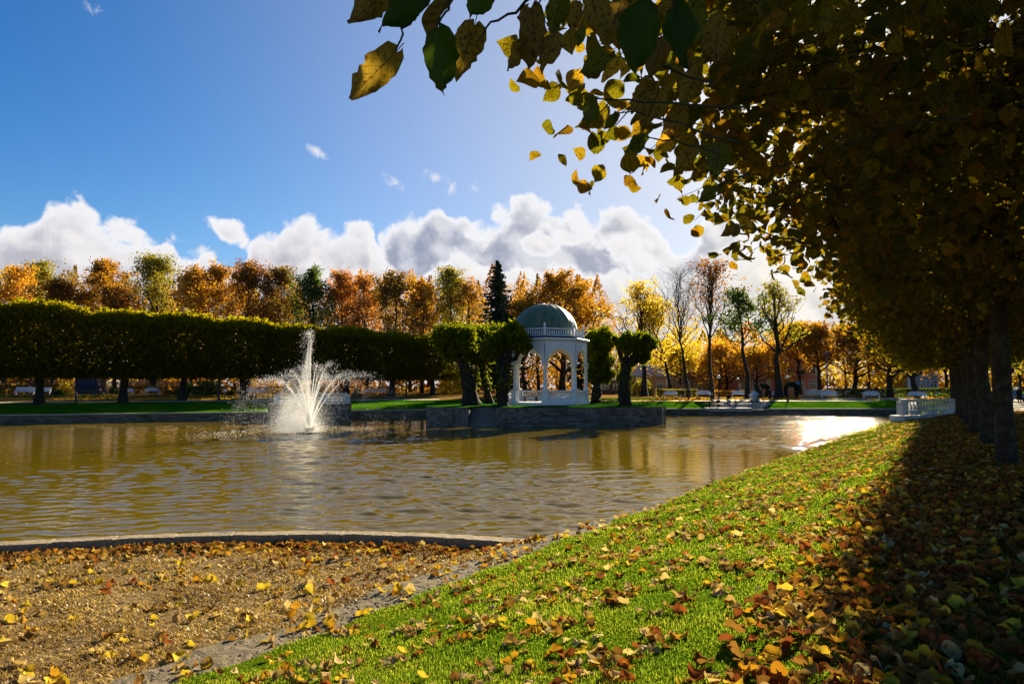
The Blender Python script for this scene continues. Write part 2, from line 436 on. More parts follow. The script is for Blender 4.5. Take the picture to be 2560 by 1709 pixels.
def far_z(X, Y):
    X = np.asarray(X, float); Y = np.asarray(Y, float); d = poly_dist(X, Y)
    zl = np.interp(d, [0, 1, 11, 17, 30, 60, 3000], [-.70, -.64, 0, .3, .75, .9, .9])
    zr = np.interp(d, [0, .5, 5, 8, 14, 40, 3000], [-.75, -.70, 0, .03, .3, .6, .6])
    w = 1 / (1 + np.exp((X + 3) / 3.0))
    z = zl * w + zr * (1 - w)
    return np.where((X > 22.3) & (X < 32.0 - 0.6 * np.maximum(0, 4.6 - d)) & (d < 4.7) & (Y > 78), -0.86, z)      # cut for the landing and its steps
def fz(x, y): return float(far_z(np.array(x), np.array(y)))
def bz(x, y): return float(bank_z(np.array(x), np.array(y)))

# ground: near bank --------------------------------------------------
def grass_mat(name, base, dry, litter, lit_amt, blade=60):
    t = NT(name); v = t.coord('Object')
    n1 = t.noise(v, 0.9, 5, 0.6); n2 = t.noise(v, blade, 3, 0.7); n3 = t.noise(v, 14, 4, 0.7)
    c = t.mix(t.rng(n1.outputs['Fac'], 0.35, 0.7, 0, 0.6), base, dry)
    c = t.mix(t.rng(n2.outputs['Fac'], 0.35, 0.7, 0, 0.6), c, tuple(x * 0.35 for x in base))
    if lit_amt:
        c = t.mix(t.rng(n3.outputs['Fac'], 0.62 - lit_amt * 0.2, 0.66 - lit_amt * 0.2, 0, 0.9), c, litter)
    t.principled(c, 1.0, t.bump(n2.outputs['Fac'], 0.7, 0.04), 0.0); return t.m
M_lawn = grass_mat('lawn_grass', (0.05, 0.115, 0.003), (0.12, 0.13, 0.006), (0.3, 0.15, 0.04), 0)
T_ = np.concatenate([np.linspace(-30, 0, 16), np.arange(0.4, 30, 0.4), np.arange(30, 62, 1.0), np.linspace(64, 140, 20), [200, 400, 900]])
Sx = np.concatenate([[-900, -300, -120, -60, -30, -18, -12], np.arange(-9, 0, 0.75), np.arange(0, 1.0001, 0.04)])
def bank_grid(T, Sv):
    G = np.zeros((len(T), len(Sv), 3))
    for i, t in enumerate(T):
        es = edge_s(t); sv = np.where(Sv > 0, Sv * es, Sv)
        X, Y = xy(t, sv); G[i, :, 0] = X; G[i, :, 1] = Y; G[i, :, 2] = bank_z(X, Y) * (1.0 if t < 120 else 0.0)
    return G
lawn = MB().grid(bank_grid(T_, Sx)).build('grass_bank', M_lawn); tag(lawn, kind='structure')
# far park ground ------------------------------------------------------
M_far = NT('park_lawn')
def _farground():
    t = M_far; v = t.coord('Object')
    d = t.attr('dist')
    n1 = t.noise(v, 0.35, 4, 0.6); n2 = t.noise(v, 6, 5, 0.7)
    g = t.mix(t.rng(n1.outputs['Fac'], 0.35, 0.7), (0.020, 0.095, 0.003), (0.085, 0.175, 0.006))
    g = t.mix(t.rng(n2.outputs['Fac'], 0.4, 0.7, 0, 0.4), g, (0.012, 0.045, 0.002))
    lf = t.mix(t.rng(n2.outputs['Fac'], 0.35, 0.65), (0.30, 0.15, 0.04), (0.13, 0.10, 0.03))
    wv = t.math('ADD', d, t.math('MULTIPLY', t.math('SUBTRACT', n1.outputs['Fac'], 0.5), 2.0))
    c = t.mix(t.rng(wv, 12.4, 13.6), g, lf)
    t.principled(c, 1.0, t.bump(n2.outputs['Fac'], 0.5, 0.1), 0.0)
_farground()
nrmls = []
for i in range(len(PL)):
    a = PL[max(i - 1, 0)]; b = PL[min(i + 1, len(PL) - 1)]; d = (b - a) / np.linalg.norm(b - a); nrmls.append(np.array([-d[1], d[0]]))
PLx = list(PL) + [PL[-1], PL[-1] + U * 0.01]; nrmls += [norm(np.array([0.3, 1.0])), U * 1.0]
# refine the polyline
pp, nn = [], []
for i in range(len(PLx) - 1):
    k = (64 if i == 6 else 10) if i < len(PL) - 1 else 3
    for q in range(k):
        f = q / k; pp.append(PLx[i] * (1 - f) + PLx[i + 1] * f); nn.append(norm(nrmls[i] * (1 - f) + nrmls[i + 1] * f))
pp.append(PLx[-1]); nn.append(nrmls[-1])
pp = np.array(pp); nn = np.array(nn)
dd = np.concatenate([np.arange(0, 6, 0.5), np.arange(6, 20, 1.0), np.arange(20, 64, 4), [80, 120, 200, 400, 900, 1800]])
G = np.zeros((len(pp), len(dd), 3)); G[..., :2] = pp[:, None, :] + nn[:, None, :] * dd[None, :, None]
G[..., 2] = far_z(G[..., 0], G[..., 1])
fg = MB().grid(G).build('park_ground', M_far.m); tag(fg, kind='structure')
a_ = fg.data.attributes.new('dist', 'FLOAT', 'POINT'); a_.data.foreach_set('value', np.broadcast_to(dd[None, :], G.shape[:2]).astype(np.float32).ravel())

# pond wall along the far side -------------------------------------------
M_wall = masonry('pond_masonry', (0.26, 0.22, 0.16), (0.09, 0.075, 0.055), (0.025, 0.022, 0.018), 0.6, 0.16, moss=(0.05, 0.055, 0.025))
M_cap = mat_noise('pale_limestone_coping', (0.42, 0.37, 0.28), (0.25, 0.22, 0.16), 6, 0.9, 0.5, 0.02)
mb = MB(); L = np.concatenate([[0], np.cumsum(np.linalg.norm(np.diff(pp[:-4], axis=0), axis=1))]); q = pp[:-3][:len(L)]; nq = nn[:len(L)]
q = pp[:len(L)]
zt = far_z(q[:, 0], q[:, 1]) - 0.02
def strip(mb, A, Bm, za, zb, L, mat=0):
    G = np.stack([np.c_[A, za], np.c_[Bm, zb]], 1); uv = np.stack([np.c_[L, za], np.c_[L, zb]], 1)
    mb.grid(G, mat, uv=uv)
strip(mb, q, q, np.full(len(q), -2.2), zt, L)
pond_wall = mb.build('pond_wall', M_wall, smooth=False)
tag(pond_wall, 'low dark rubble stone retaining wall along the far edge of the pond', 'retaining wall')
mb = MB(); a0 = q - nq * 0.06; a1 = q + nq * 0.30
G = np.stack([np.c_[a0, zt - 0.06], np.c_[a0, zt + 0.05], np.c_[a1, zt + 0.05], np.c_[a1, zt - 0.06]], 1)
mb.grid(G); mb.build('coping', M_cap, pond_wall, smooth=False)

# near kerb, dry grass bed and stone edging ---------------------------------
KERB = np.array([(-30, 7.0), (-20, 10.6), (-14, 12.75), (-10.2, 13.75), (-7.4, 14.45), (-4.5, 14.75), (-2.3, 14.6), (-0.4, 14.15), (1.6, 13.4)])
kk = np.linspace(0, len(KERB) - 1, 90)
def spline(P, k):
    i = np.clip(k.astype(int), 0, len(P) - 2); f = (k - i)[:, None]
    p0 = P[np.maximum(i - 1, 0)]; p1 = P[i]; p2 = P[i + 1]; p3 = P[np.minimum(i + 2, len(P) - 1)]
    return 0.5 * (2 * p1 + (p2 - p0) * f + (2 * p0 - 5 * p1 + 4 * p2 - p3) * f ** 2 + (3 * p1 - p0 - 3 * p2 + p3) * f ** 3)
kc = spline(KERB, kk); kt = norm(np.gradient(kc, axis=0)); kn = np.c_[-kt[:, 1], kt[:, 0]]     # kn points to the water
KT = -1.43
kl = np.concatenate([[0], np.cumsum(np.linalg.norm(np.diff(kc, axis=0), axis=1))])
M_kerb = mat_noise('rough_concrete', (0.36, 0.28, 0.17), (0.17, 0.125, 0.075), 45, 0.95, 0.9, 0.012, c3=(0.16, 0.14, 0.07))
def kerbmesh():
    mb = MB(); prof = [(.05, -2.1), (.05, KT - 0.03), (.07, KT), (0.15, KT + .006), (0.25, KT), (0.35, KT + .005), (0.44, KT - 0.002), (0.47, KT - 0.03), (0.47, -2.1)]
    fine = np.linspace(0, len(KERB) - 1, 700); c = spline(KERB, fine); t = norm(np.gradient(c, axis=0)); n = np.c_[-t[:, 1], t[:, 0]]
    l = np.concatenate([[0], np.cumsum(np.linalg.norm(np.diff(c, axis=0), axis=1))])
    G = np.zeros((len(c), len(prof), 3))
    rough = rng.normal(0, 0.016, (len(c) + 8, len(prof))); rough = sum(rough[i_:i_ + len(c)] for i_ in range(9)) / 9 + rng.normal(0, .0025, (len(c), len(prof)))
    joint = np.where(np.abs((l % 1.15) - 0.57) > 0.555, 0.025, 0.0)       # joints between the kerb stones
    for j, (o, z) in enumerate(prof):
        G[:, j, :2] = c + n * (o + joint * (1 if j < 3 else 0) + rough[:, j] * 0.8)[:, None]; G[:, j, 2] = z + rough[:, j] * 0.7 - joint * 0.5 * (j > 0)
    G[:, 1:3, :2] += n[:, None, :] * (0.03 * np.sin(l * 2.1) * np.cos(l * 0.7))[:, None, None]
    mb.grid(G); return mb
kerb = kerbmesh().build('kerb', M_kerb, smooth=False)
tag(kerb, 'curved rough concrete kerb between the pond water and the dry brown grass bed', 'kerb')
kerb['kind'] = 'structure'

def shelf_z(X, Y):
    X = np.asarray(X, float); Y = np.asarray(Y, float); t, s = ts(X, Y)
    yk = np.interp(X, kc[:, 0], kc[:, 1])
    d = np.clip(yk - Y, 0, 30)
    z = -1.585 + 0.034 * d - 0.03 * np.exp(-(d / 0.8) ** 2) + 0.028 * np.sin(X * 2.3) * np.sin(Y * 2.9 + X)
    near = np.clip((8.2 - s) / 1.1, 0, 1)
    return z * (1 - near) - 1.285 * near
M_straw = mat_noise('dry_mown_grass', (0.26, 0.165, 0.055), (0.09, 0.055, 0.020), 22, 0.95, 0.9, 0.05, c3=(0.10, 0.07, 0.02))
gx = np.arange(-26, 4.0, 0.12); gy = np.arange(0.5, 15.2, 0.12)
XX, YY = np.meshgrid(gx, gy, indexing='ij'); ZZ = shelf_z(XX, YY) + rng.normal(0, 0.012, XX.shape)
tt, ss = ts(XX, YY); yk = np.interp(XX, kc[:, 0], kc[:, 1])
keep = (ss[:-1, :-1] > 6.6) & (YY[:-1, :-1] < yk[:-1, :-1] + 0.15)
bed = MB().grid(np.stack([XX, YY, ZZ], -1), keep=keep).build('dry_grass_bed', M_straw); tag(bed, kind='structure')

# stone edging strip along the bank
M_edge = mat_noise('gravelly_concrete', (0.25, 0.19, 0.115), (0.075, 0.055, 0.032), 38, 0.95, 1.0, 0.03, c3=(0.13, 0.12, 0.035))
te = np.concatenate([np.arange(-4, 26, 0.08), np.arange(26, 96, 0.4)]); fs = np.r_[np.linspace(-0.12, 1.0, 13), 1.03]
G = np.zeros((len(te), len(fs), 3))
for i, t in enumerate(te):
    w = (1.0 if t < 11 else 0.75) + 0.07 * math.sin(t * 1.7) + 0.05 * math.sin(t * 4.3); es = edge_s(t); s_ = es + fs * w
    X, Y = xy(t, s_); G[i, :, 0] = X; G[i, :, 1] = Y
    ez = edge_z(t); low = ez - 0.17 if t < 13.5 else ez - 0.17 + (-1.62 - ez + 0.17) * min(1, (t - 13.5) / 2.5)
    f = np.clip(fs, 0, 1)
    G[i, :, 2] = ez + 0.005 + (low - ez) * f ** 0.8
G[:, -1, 2] -= 0.5
G[..., 2] += rng.normal(0, 0.007, G.shape[:2]) * (np.abs(fs - 0.5) < 0.55)[None, :]
def edging_z(X, Y):
    t, s = ts(X, Y); f = np.clip((s - edge_s(t)) / np.where(t < 11, 1.0, .75), 0, 1); e = edge_z(t)
    lo = np.where(t < 13.5, e - .17, e - .17 + (-1.62 - e + .17) * np.clip((t - 13.5) / 2.5, 0, 1)); return np.maximum(e + (lo - e) * f ** .8, WATER_Z)
gp = np.random.default_rng(77); n = 9000; t = gp.uniform(-3, 34, n) ** 1.0; f_ = gp.random(n); es_ = edge_s(t); X, Y = xy(t, es_ + f_ * np.where(t < 11, 1.0, .75))
low_ = np.where(t < 13.5, edge_z(t) - .17, edge_z(t) - .17 + (-1.45 - edge_z(t)) * np.clip((t - 13.5) / 2.5, 0, 1)); Z = edge_z(t) + (low_ - edge_z(t)) * f_ ** .8 + .006
STONE = (np.array([[1, .1, 0], [.3, .9, 0], [-.8, .6, 0], [-.9, -.4, 0], [-.1, -1, 0], [.7, -.7, 0], [.35, .1, .6], [-.4, .15, .65], [0, -.45, .55]], float) * .5, np.array([[0, 1, 6], [1, 2, 7], [2, 3, 7], [3, 4, 8], [4, 5, 8], [5, 0, 6], [1, 7, 6], [3, 8, 7], [5, 6, 8], [6, 7, 8]]), np.zeros((9, 2)))
def scatter0(mb, P, size, proto, R_, rnd):
    V, F, uv = proto; k = len(P); W = np.einsum('nij,vj->nvi', R_, V) * size[:, None, None] + P[:, None, :]
    mb.add(W.reshape(-1, 3), (F[None] + (np.arange(k) * len(V))[:, None, None]).reshape(-1, 3), 0, np.repeat(rnd, len(F)))
a = gp.random(n) * 6.283; Rz = np.zeros((n, 3, 3)); Rz[:, 0, 0] = np.cos(a); Rz[:, 0, 1] = -np.sin(a); Rz[:, 1, 0] = np.sin(a); Rz[:, 1, 1] = np.cos(a); Rz[:, 2, 2] = .6
tg = NT('pebbles'); tg.principled(tg.ramp(tg.attr('rnd'), [(0, (.05, .04, .03)), (.5, (.16, .13, .09)), (.85, (.28, .24, .17)), (1, (.12, .11, .03))]), .95, None, .1)
gm_ = MB(); scatter0(gm_, np.c_[X, Y, Z], .014 + .05 * gp.random(n) ** 3, STONE, Rz, gp.random(n)); tag(gm_.build('gravel', tg.m, smooth=False), 'loose pebbles and grit on the stone edging of the bank', 'gravel', kind='stuff')
edg = MB().grid(G).build('stone_edging', M_edge, smooth=False); tag(edg, kind='structure')

# water -----------------------------------------------------------------------
def water_mat():
    t = NT('pond_water'); v = t.coord('Object')
    a3 = t.noise(t.coord('Object', (1, 1.7, 1), (0, 0, -0.3)), 7.0, 2, 0.5)
    vd = t.t.nodes.new('ShaderNodeVectorMath'); vd.operation = 'DISTANCE'; t.put(vd.inputs[0], v); vd.inputs[1].default_value = (30.0, 66.0, WATER_Z)
    lane = t.noise(t.coord('Object', (.10, .55, 1)), 1.0, 3, .6); gust = t.math('MULTIPLY', t.rng(vd.outputs['Value'], 12.0, 36.0, 1.0, 0.0), t.rng(lane.outputs['Fac'], .36, .60, .05, 1.0))      # a gust ruffles the far right corner
    a2 = t.noise(t.coord('Object', (0.8, 1.6, 1), (0, 0, 0.2)), 2.6, 5, 0.7)
    nr = t.bump(t.math('ADD', a3.outputs['Fac'], t.math('MULTIPLY', t.math('MULTIPLY', a2.outputs['Fac'], 17.0), gust)), 1.0, 0.004)
    p = t.principled((0.115, 0.080, 0.002), 0.02, nr, 0.42)
    p.inputs['IOR'].default_value = 1.333
    return t.m
M_water = water_mat()
# ripples are real geometry: a fan of short wind waves and rings from the fountain
gw = np.random.default_rng(5)
rr_ = np.concatenate([np.arange(11.5, 26, 0.05), np.arange(26, 45, 0.10), np.arange(45, 92, 0.30)])
aa_ = np.radians(np.linspace(-66, 44, 820))
WX = rr_[:, None] * np.sin(aa_)[None, :]; WY = rr_[:, None] * np.cos(aa_)[None, :]
WZ = np.zeros_like(WX)
def vnoise(X, Y, f, seed):
    g = np.random.default_rng(seed); Z = np.zeros_like(X)
    for i in range(7):
        a = g.random() * 6.283; k = f * (0.5 + g.random() * 1.3); Z += np.sin((X * math.cos(a) + Y * math.sin(a)) * k + g.random() * 6.283)
    return Z / 2.6
patch = np.clip(0.72 + 0.48 * vnoise(WX, WY, 0.30, 3), 0.10, 1.25)
fd = np.hypot(WX + 14.2, WY - 47.9); churn_ = 1.2 * np.exp(-(fd / 11.0) ** 2)
for i in range(46):
    lam = math.exp(gw.normal(math.log(0.62), 0.42)); k = 6.283 / lam; a = gw.normal(math.radians(94), math.radians(24))
    slope = 0.0215 * (lam / 0.6) ** 0.15
    WZ += (slope / k) * np.sin(k * (WX * math.cos(a) + WY * math.sin(a)) + gw.random() * 6.283) * patch
for i in range(14):
    lam = math.exp(gw.normal(math.log(0.45), 0.3)); k = 6.283 / lam; ox, oy = gw.normal(0, 1.2, 2)
    WZ += (0.024 / k) * np.sin(k * np.hypot(WX + 14.2 - ox, WY - 47.9 - oy) + gw.random() * 6.283) * (0.25 * patch + churn_)
WZ = np.sign(WZ) * np.abs(WZ) * (1 + 6 * WZ)          # peaked crests, flat troughs
ykw = np.interp(WX, kc[:, 0], kc[:, 1])
keepw = (WY[:-1, :-1] > ykw[:-1, :-1] + 0.12)
mw = MB().grid(np.stack([WX, WY, WATER_Z + WZ], -1), keep=keepw)
flat = [(-160, 14, WATER_Z - .05), (-13, 14.5, WATER_Z - .05), (-40, 80, WATER_Z - .05), (-160, 80, WATER_Z - .05)]
mw.add(flat, [[0, 1, 2, 3]])
water = mw.build('pond_water', M_water); tag(water, kind='structure')
# paths
M_path = mat_noise('leaf_strewn_path', (0.20, 0.15, 0.13), (0.12, 0.09, 0.08), 9, 0.95, 0.4, 0.02, c3=(0.20, 0.12, 0.05))
pt = np.arange(-4, 130, 2.0); ps = np.array([-9.5, -7.5, -5.0, -2.7])
G = np.zeros((len(pt), len(ps), 3))
for i, t in enumerate(pt): G[i, :, 0], G[i, :, 1] = xy(t, ps)
G[..., 2] = bank_z(G[..., 0], G[..., 1]) * (G[..., 1] < 1e3) + 0.012
G[..., 2] = np.maximum(G[..., 2], 0.012 + wob(G[..., 0], G[..., 1], 0.025))
tag(MB().grid(G).build('path', M_path), kind='structure')
M_gravel = mat_noise('pale_gravel', (0.50, 0.42, 0.30), (0.36, 0.29, 0.19), 12, 0.95, 0.3, 0.02)
def far_path(d0, d1, i0, i1, lift=0.02):
    G = np.zeros((i1 - i0, 4, 3)); ds = np.linspace(d0, d1, 4)
    G[..., :2] = pp[i0:i1, None, :] + nn[i0:i1, None, :] * ds[None, :, None]
    G[..., 2] = far_z(G[..., 0], G[..., 1]) + lift
    tag(MB().grid(G).build('park_path', M_gravel), kind='structure')
far_path(12.6, 14.2, 8, 44)
far_path(5.2, 8.6, 50, 123)

# ------------------------------------------------------------------ trees
M_bark = mat_noise('dark_bark', (0.035, 0.026, 0.020), (0.012, 0.009, 0.007), 14, 0.95, 1.0, 0.06, c3=(0.05, 0.045, 0.03))
M_bark_near = mat_noise('lichened_bark', (0.060, 0.046, 0.034), (0.016, 0.012, 0.009), 18, 0.95, 1.0, 0.05, c3=(0.075, 0.08, 0.045))
M_bark_brown = mat_noise('brown_bark', (0.085, 0.05, 0.03), (0.03, 0.02, 0.013), 14, 0.95, 1.0, 0.05)
LEAF = dict(
 orange=leaf_mat('orange_leaves', [(0, (0.15, 0.075, 0.006)), (0.45, (0.36, 0.160, 0.006)), (1, (0.50, 0.30, 0.015))]),
 rust=leaf_mat('rust_leaves', [(0, (0.11, 0.042, 0.005)), (0.5, (0.24, 0.090, 0.006)), (1, (0.38, 0.19, 0.012))]),
 gold=leaf_mat('golden_leaves', [(0, (0.40, 0.17, 0.010)), (0.5, (0.52, 0.26, 0.014)), (1, (0.60, 0.36, 0.03))]),
 yellow=leaf_mat('yellow_leaves', [(0, (0.40, 0.27, 0.012)), (0.5, (0.55, 0.38, 0.018)), (1, (0.55, 0.44, 0.04))]),
 ygreen=leaf_mat('yellow_green_leaves', [(0, (0.12, 0.13, 0.012)), (0.5, (0.25, 0.21, 0.015)), (1, (0.40, 0.30, 0.02))]),
 olive=leaf_mat('olive_brown_leaves', [(0, (0.10, 0.065, 0.010)), (0.5, (0.21, 0.12, 0.012)), (1, (0.33, 0.18, 0.015))]),
 green=leaf_mat('green_leaves', [(0, (0.030, 0.060, 0.010)), (0.6, (0.07, 0.11, 0.012)), (1, (0.16, 0.16, 0.015))]),
 pink=leaf_mat('salmon_leaves', [(0, (0.30, 0.10, 0.02)), (0.5, (0.42, 0.17, 0.03)), (1, (0.46, 0.25, 0.04))]),
 hedge=leaf_mat('clipped_lime_leaves', [(0, (0.060, 0.052, 0.003)), (0.6, (0.150, 0.128, 0.004)), (1, (0.25, 0.205, 0.006))], trans=0.5, gain=2.2, gloss=0),
 ivy=leaf_mat('pollard_leaves', [(0, (0.035, 0.048, 0.003)), (0.6, (0.085, 0.100, 0.004)), (1, (0.18, 0.17, 0.006))], trans=0.5, gain=2.6, gloss=0),
 needle=leaf_mat('spruce_needles', [(0, (0.010, 0.018, 0.008)), (0.6, (0.022, 0.035, 0.012)), (1, (0.04, 0.05, 0.016))], trans=0.15, gain=1.0),
)
def rand_rot(n, up=0.0, g=rng):
    """random frames; up pulls the leaf normal towards the zenith"""
    N = g.normal(size=(n, 3)); N[:, 2] = N[:, 2] + up; N = norm(N)
    A = g.normal(size=(n, 3)); T = norm(A - N * (A * N).sum(1, keepdims=True)); B = np.cross(N, T)
    return np.stack([T, B, N], -1)     # columns
QUAD = (np.array([[-.5, 0, 0], [0, -.42, .06], [.5, 0, 0], [0, .42, .06]]), np.array([[0, 1, 2, 3]]), np.array([[0, 0], [0, 0], [1, 0], [1, 0]], float))
CLUMP = (np.array([[-.5, 0, .05], [-.1, -.34, 0], [.16, .02, .1], [-.12, .33, 0], [.5, -.12, 0], [.26, .4, .03], [.05, -.5, .06]]), np.array([[0, 1, 2, 3], [2, 1, 6, 4], [3, 2, 4, 5]]), np.zeros((7, 2)))
def scatter(mb, P, size, proto, mat=0, rnd=None, Rm=None, up=0.0):
    V, F, uv = proto; n = len(P); nv = len(V)
    size = np.broadcast_to(np.asarray(size, float), (n,))
    if Rm is None: Rm = rand_rot(n, up)
    W = np.einsum('nij,vj->nvi', Rm, V) * size[:, None, None] + np.asarray(P)[:, None, :]
    Fa = (F[None] + (np.arange(n) * nv)[:, None, None]).reshape(-1, F.shape[1])
    rnd = rng.random(n) if rnd is None else rnd
    mb.add(W.reshape(-1, 3), Fa, mat, np.repeat(rnd, len(F)), np.tile(uv, (n, 1)))
def limb_path(a, b, bend, n=6, wig=0.05, g=rng):
    a = np.array(a, float); b = np.array(b, float); k = np.linspace(0, 1, n)[:, None]
    L = np.linalg.norm(b - a)
    P = a + (b - a) * k + np.array(bend) * (k * (1 - k) * 4)
    P[1:-1] += g.normal(0, wig * L, (n - 2, 3)); return P
def make_tree(name, loc, H, W, leaf='orange', n=5000, cb=0.25, tr=0.28, lean=(0, 0), limbs=14, leafsize=0.28, sparse=0.0, bark=None, seed=0, up=0.45, fork=False, label='', group=None, top=1.0, low=0.5, sig=0.55, sub=4, tw=3, cat='tree', ecc=0.6):
    g = np.random.default_rng(seed + 100)
    root = empty(name, loc, 0, label, cat, group)
    tm = MB(); tips = []
    hb = H * cb; top_h = H * (0.9 if not fork else 0.6)
    k = np.linspace(0, 1, 9)
    TP = np.c_[lean[0] * k ** 1.4 * H, lean[1] * k ** 1.4 * H, k * top_h - 0.15]
    TP[2:, :2] += np.cumsum(g.normal(0, 0.012 * H, (7, 2)), 0)
    rad = tr * (1 - 0.80 * k) ; rad[0] *= 1.5; rad[1] *= 1.08
    tm.tube(TP, rad, 8)
    def env(h):
        u = (h - hb * 0.85) / (H - hb * 0.85); u = np.clip(u, 0.02, 0.999)
        return W / 2 * (np.sin(math.pi * u ** ecc) ** 0.7 * (1 - low * 0) + 0.0)
    for i in range(limbs):
        f = (i + g.random()) / limbs
        h0 = hb + (top_h * 0.97 - hb) * f
        q = np.array([np.interp(h0, TP[:, 2], TP[:, c]) for c in range(3)])
        az = i * 2.4 + g.normal(0, 0.4)
        h1 = min(H * 0.985, h0 + (H - h0) * (0.30 + 0.45 * f + 0.2 * g.random()) * up / 0.45)
        r = env(h1) * (0.58 + 0.58 * g.random() ** .8)
        e = np.array([q[0] + r * math.cos(az), q[1] + r * math.sin(az), h1])
        P = limb_path(q, e, (0, 0, -0.06 * H * g.random() + 0.02 * H), 6, 0.035, g)
        r0 = max(0.05, np.interp(h0, TP[:, 2], rad) * 0.55)
        tm.tube(P, np.linspace(r0, r0 * 0.28, 6), 5, cap=False)
        LL = np.linalg.norm(e - q)
        for j in range(sub):
            k0 = 0.32 + 0.62 * (j + g.random()) / sub; ix = k0 * 5
            s0 = P[int(ix)] * (1 - ix % 1) + P[min(5, int(ix) + 1)] * (ix % 1)
            d = norm(norm(e - q) * 0.6 + g.normal(0, 0.7, 3) + np.array([0, 0, 0.35])); l2 = LL * (0.30 + 0.25 * g.random())
            s1 = s0 + d * l2; s1[2] = min(s1[2], H)
            Q = limb_path(s0, s1, g.normal(0, 0.08 * l2, 3), 4, 0.05, g)
            tm.tube(Q, np.linspace(r0 * 0.36, r0 * 0.12, 4), 4, cap=False)
            for m in range(tw):
                t0 = Q[1 + m % 3] if m < 3 else Q[3]
                t1 = t0 + norm(d * 0.6 + g.normal(0, 0.8, 3) + np.array([0, 0, 0.3])) * l2 * (0.35 + 0.4 * g.random())
                t1[2] = min(t1[2], H * 1.01)
                tm.tube(np.stack([t0, (t0 + t1) / 2 + g.normal(0, .06 * l2, 3), t1]), [r0 * 0.14, r0 * 0.09, r0 * 0.05], 3, cap=False)
                tips.append((t0, t1)); 
            tips.append((Q[1], s1))
        tips.append((P[3], e))
    tm.build('trunk', bark or M_bark, root)
    if n > 0:
        cm = MB(); A = np.array([t[0] for t in tips]); Bq = np.array([t[1] for t in tips])
        wgt = g.random(len(A)) ** (1.0 + 2.5 * sparse) + 0.12 * (1 - sparse); wgt /= wgt.sum()
        ix = g.choice(len(A), n, p=wgt); f = g.random(n)[:, None] ** 0.7
        P = A[ix] * (1 - f) + Bq[ix] * f + g.normal(0, sig, (n, 3)) * np.array([1, 1, 0.8])
        P = P[(P[:, 2] > hb * 0.55)]
        tone = g.random(len(A))     # each twig its own tint
        rv = np.clip(0.5 * tone[ix][:len(P)] + 0.5 * g.random(len(P)), 0, 1)
        scatter(cm, P, leafsize * (0.6 + 0.8 * g.random(len(P))), CLUMP if n < 1e9 else QUAD, rnd=rv)
        mats = [LEAF[leaf]] if isinstance(leaf, str) else [leaf]
        cm.build('crown', mats, root, smooth=False)
    return root
def dX(dx, Y): return xat(dx * D2P, Y)
def hgt(dx, dy, Y, z0): return at(dx * D2P, dy * D2P, Y).z - z0
def park_tree(dx, dtop, dw, Y, label, name='autumn_tree', **kw):
    x = dX(dx, Y); z0 = fz(x, Y)
    H = hgt(dx, dtop, Y, z0); W = dw * D2P * Y / FPX * 1.4; kw['n'] = int(kw.get('n', 4000) * 1.9); kw.setdefault('sparse', .4); kw.setdefault('sig', .42); kw.setdefault('limbs', 18)
    return make_tree(name, (x, Y, z0), H, W, label=label, group='park trees behind the pond', seed=int(dx), **kw)

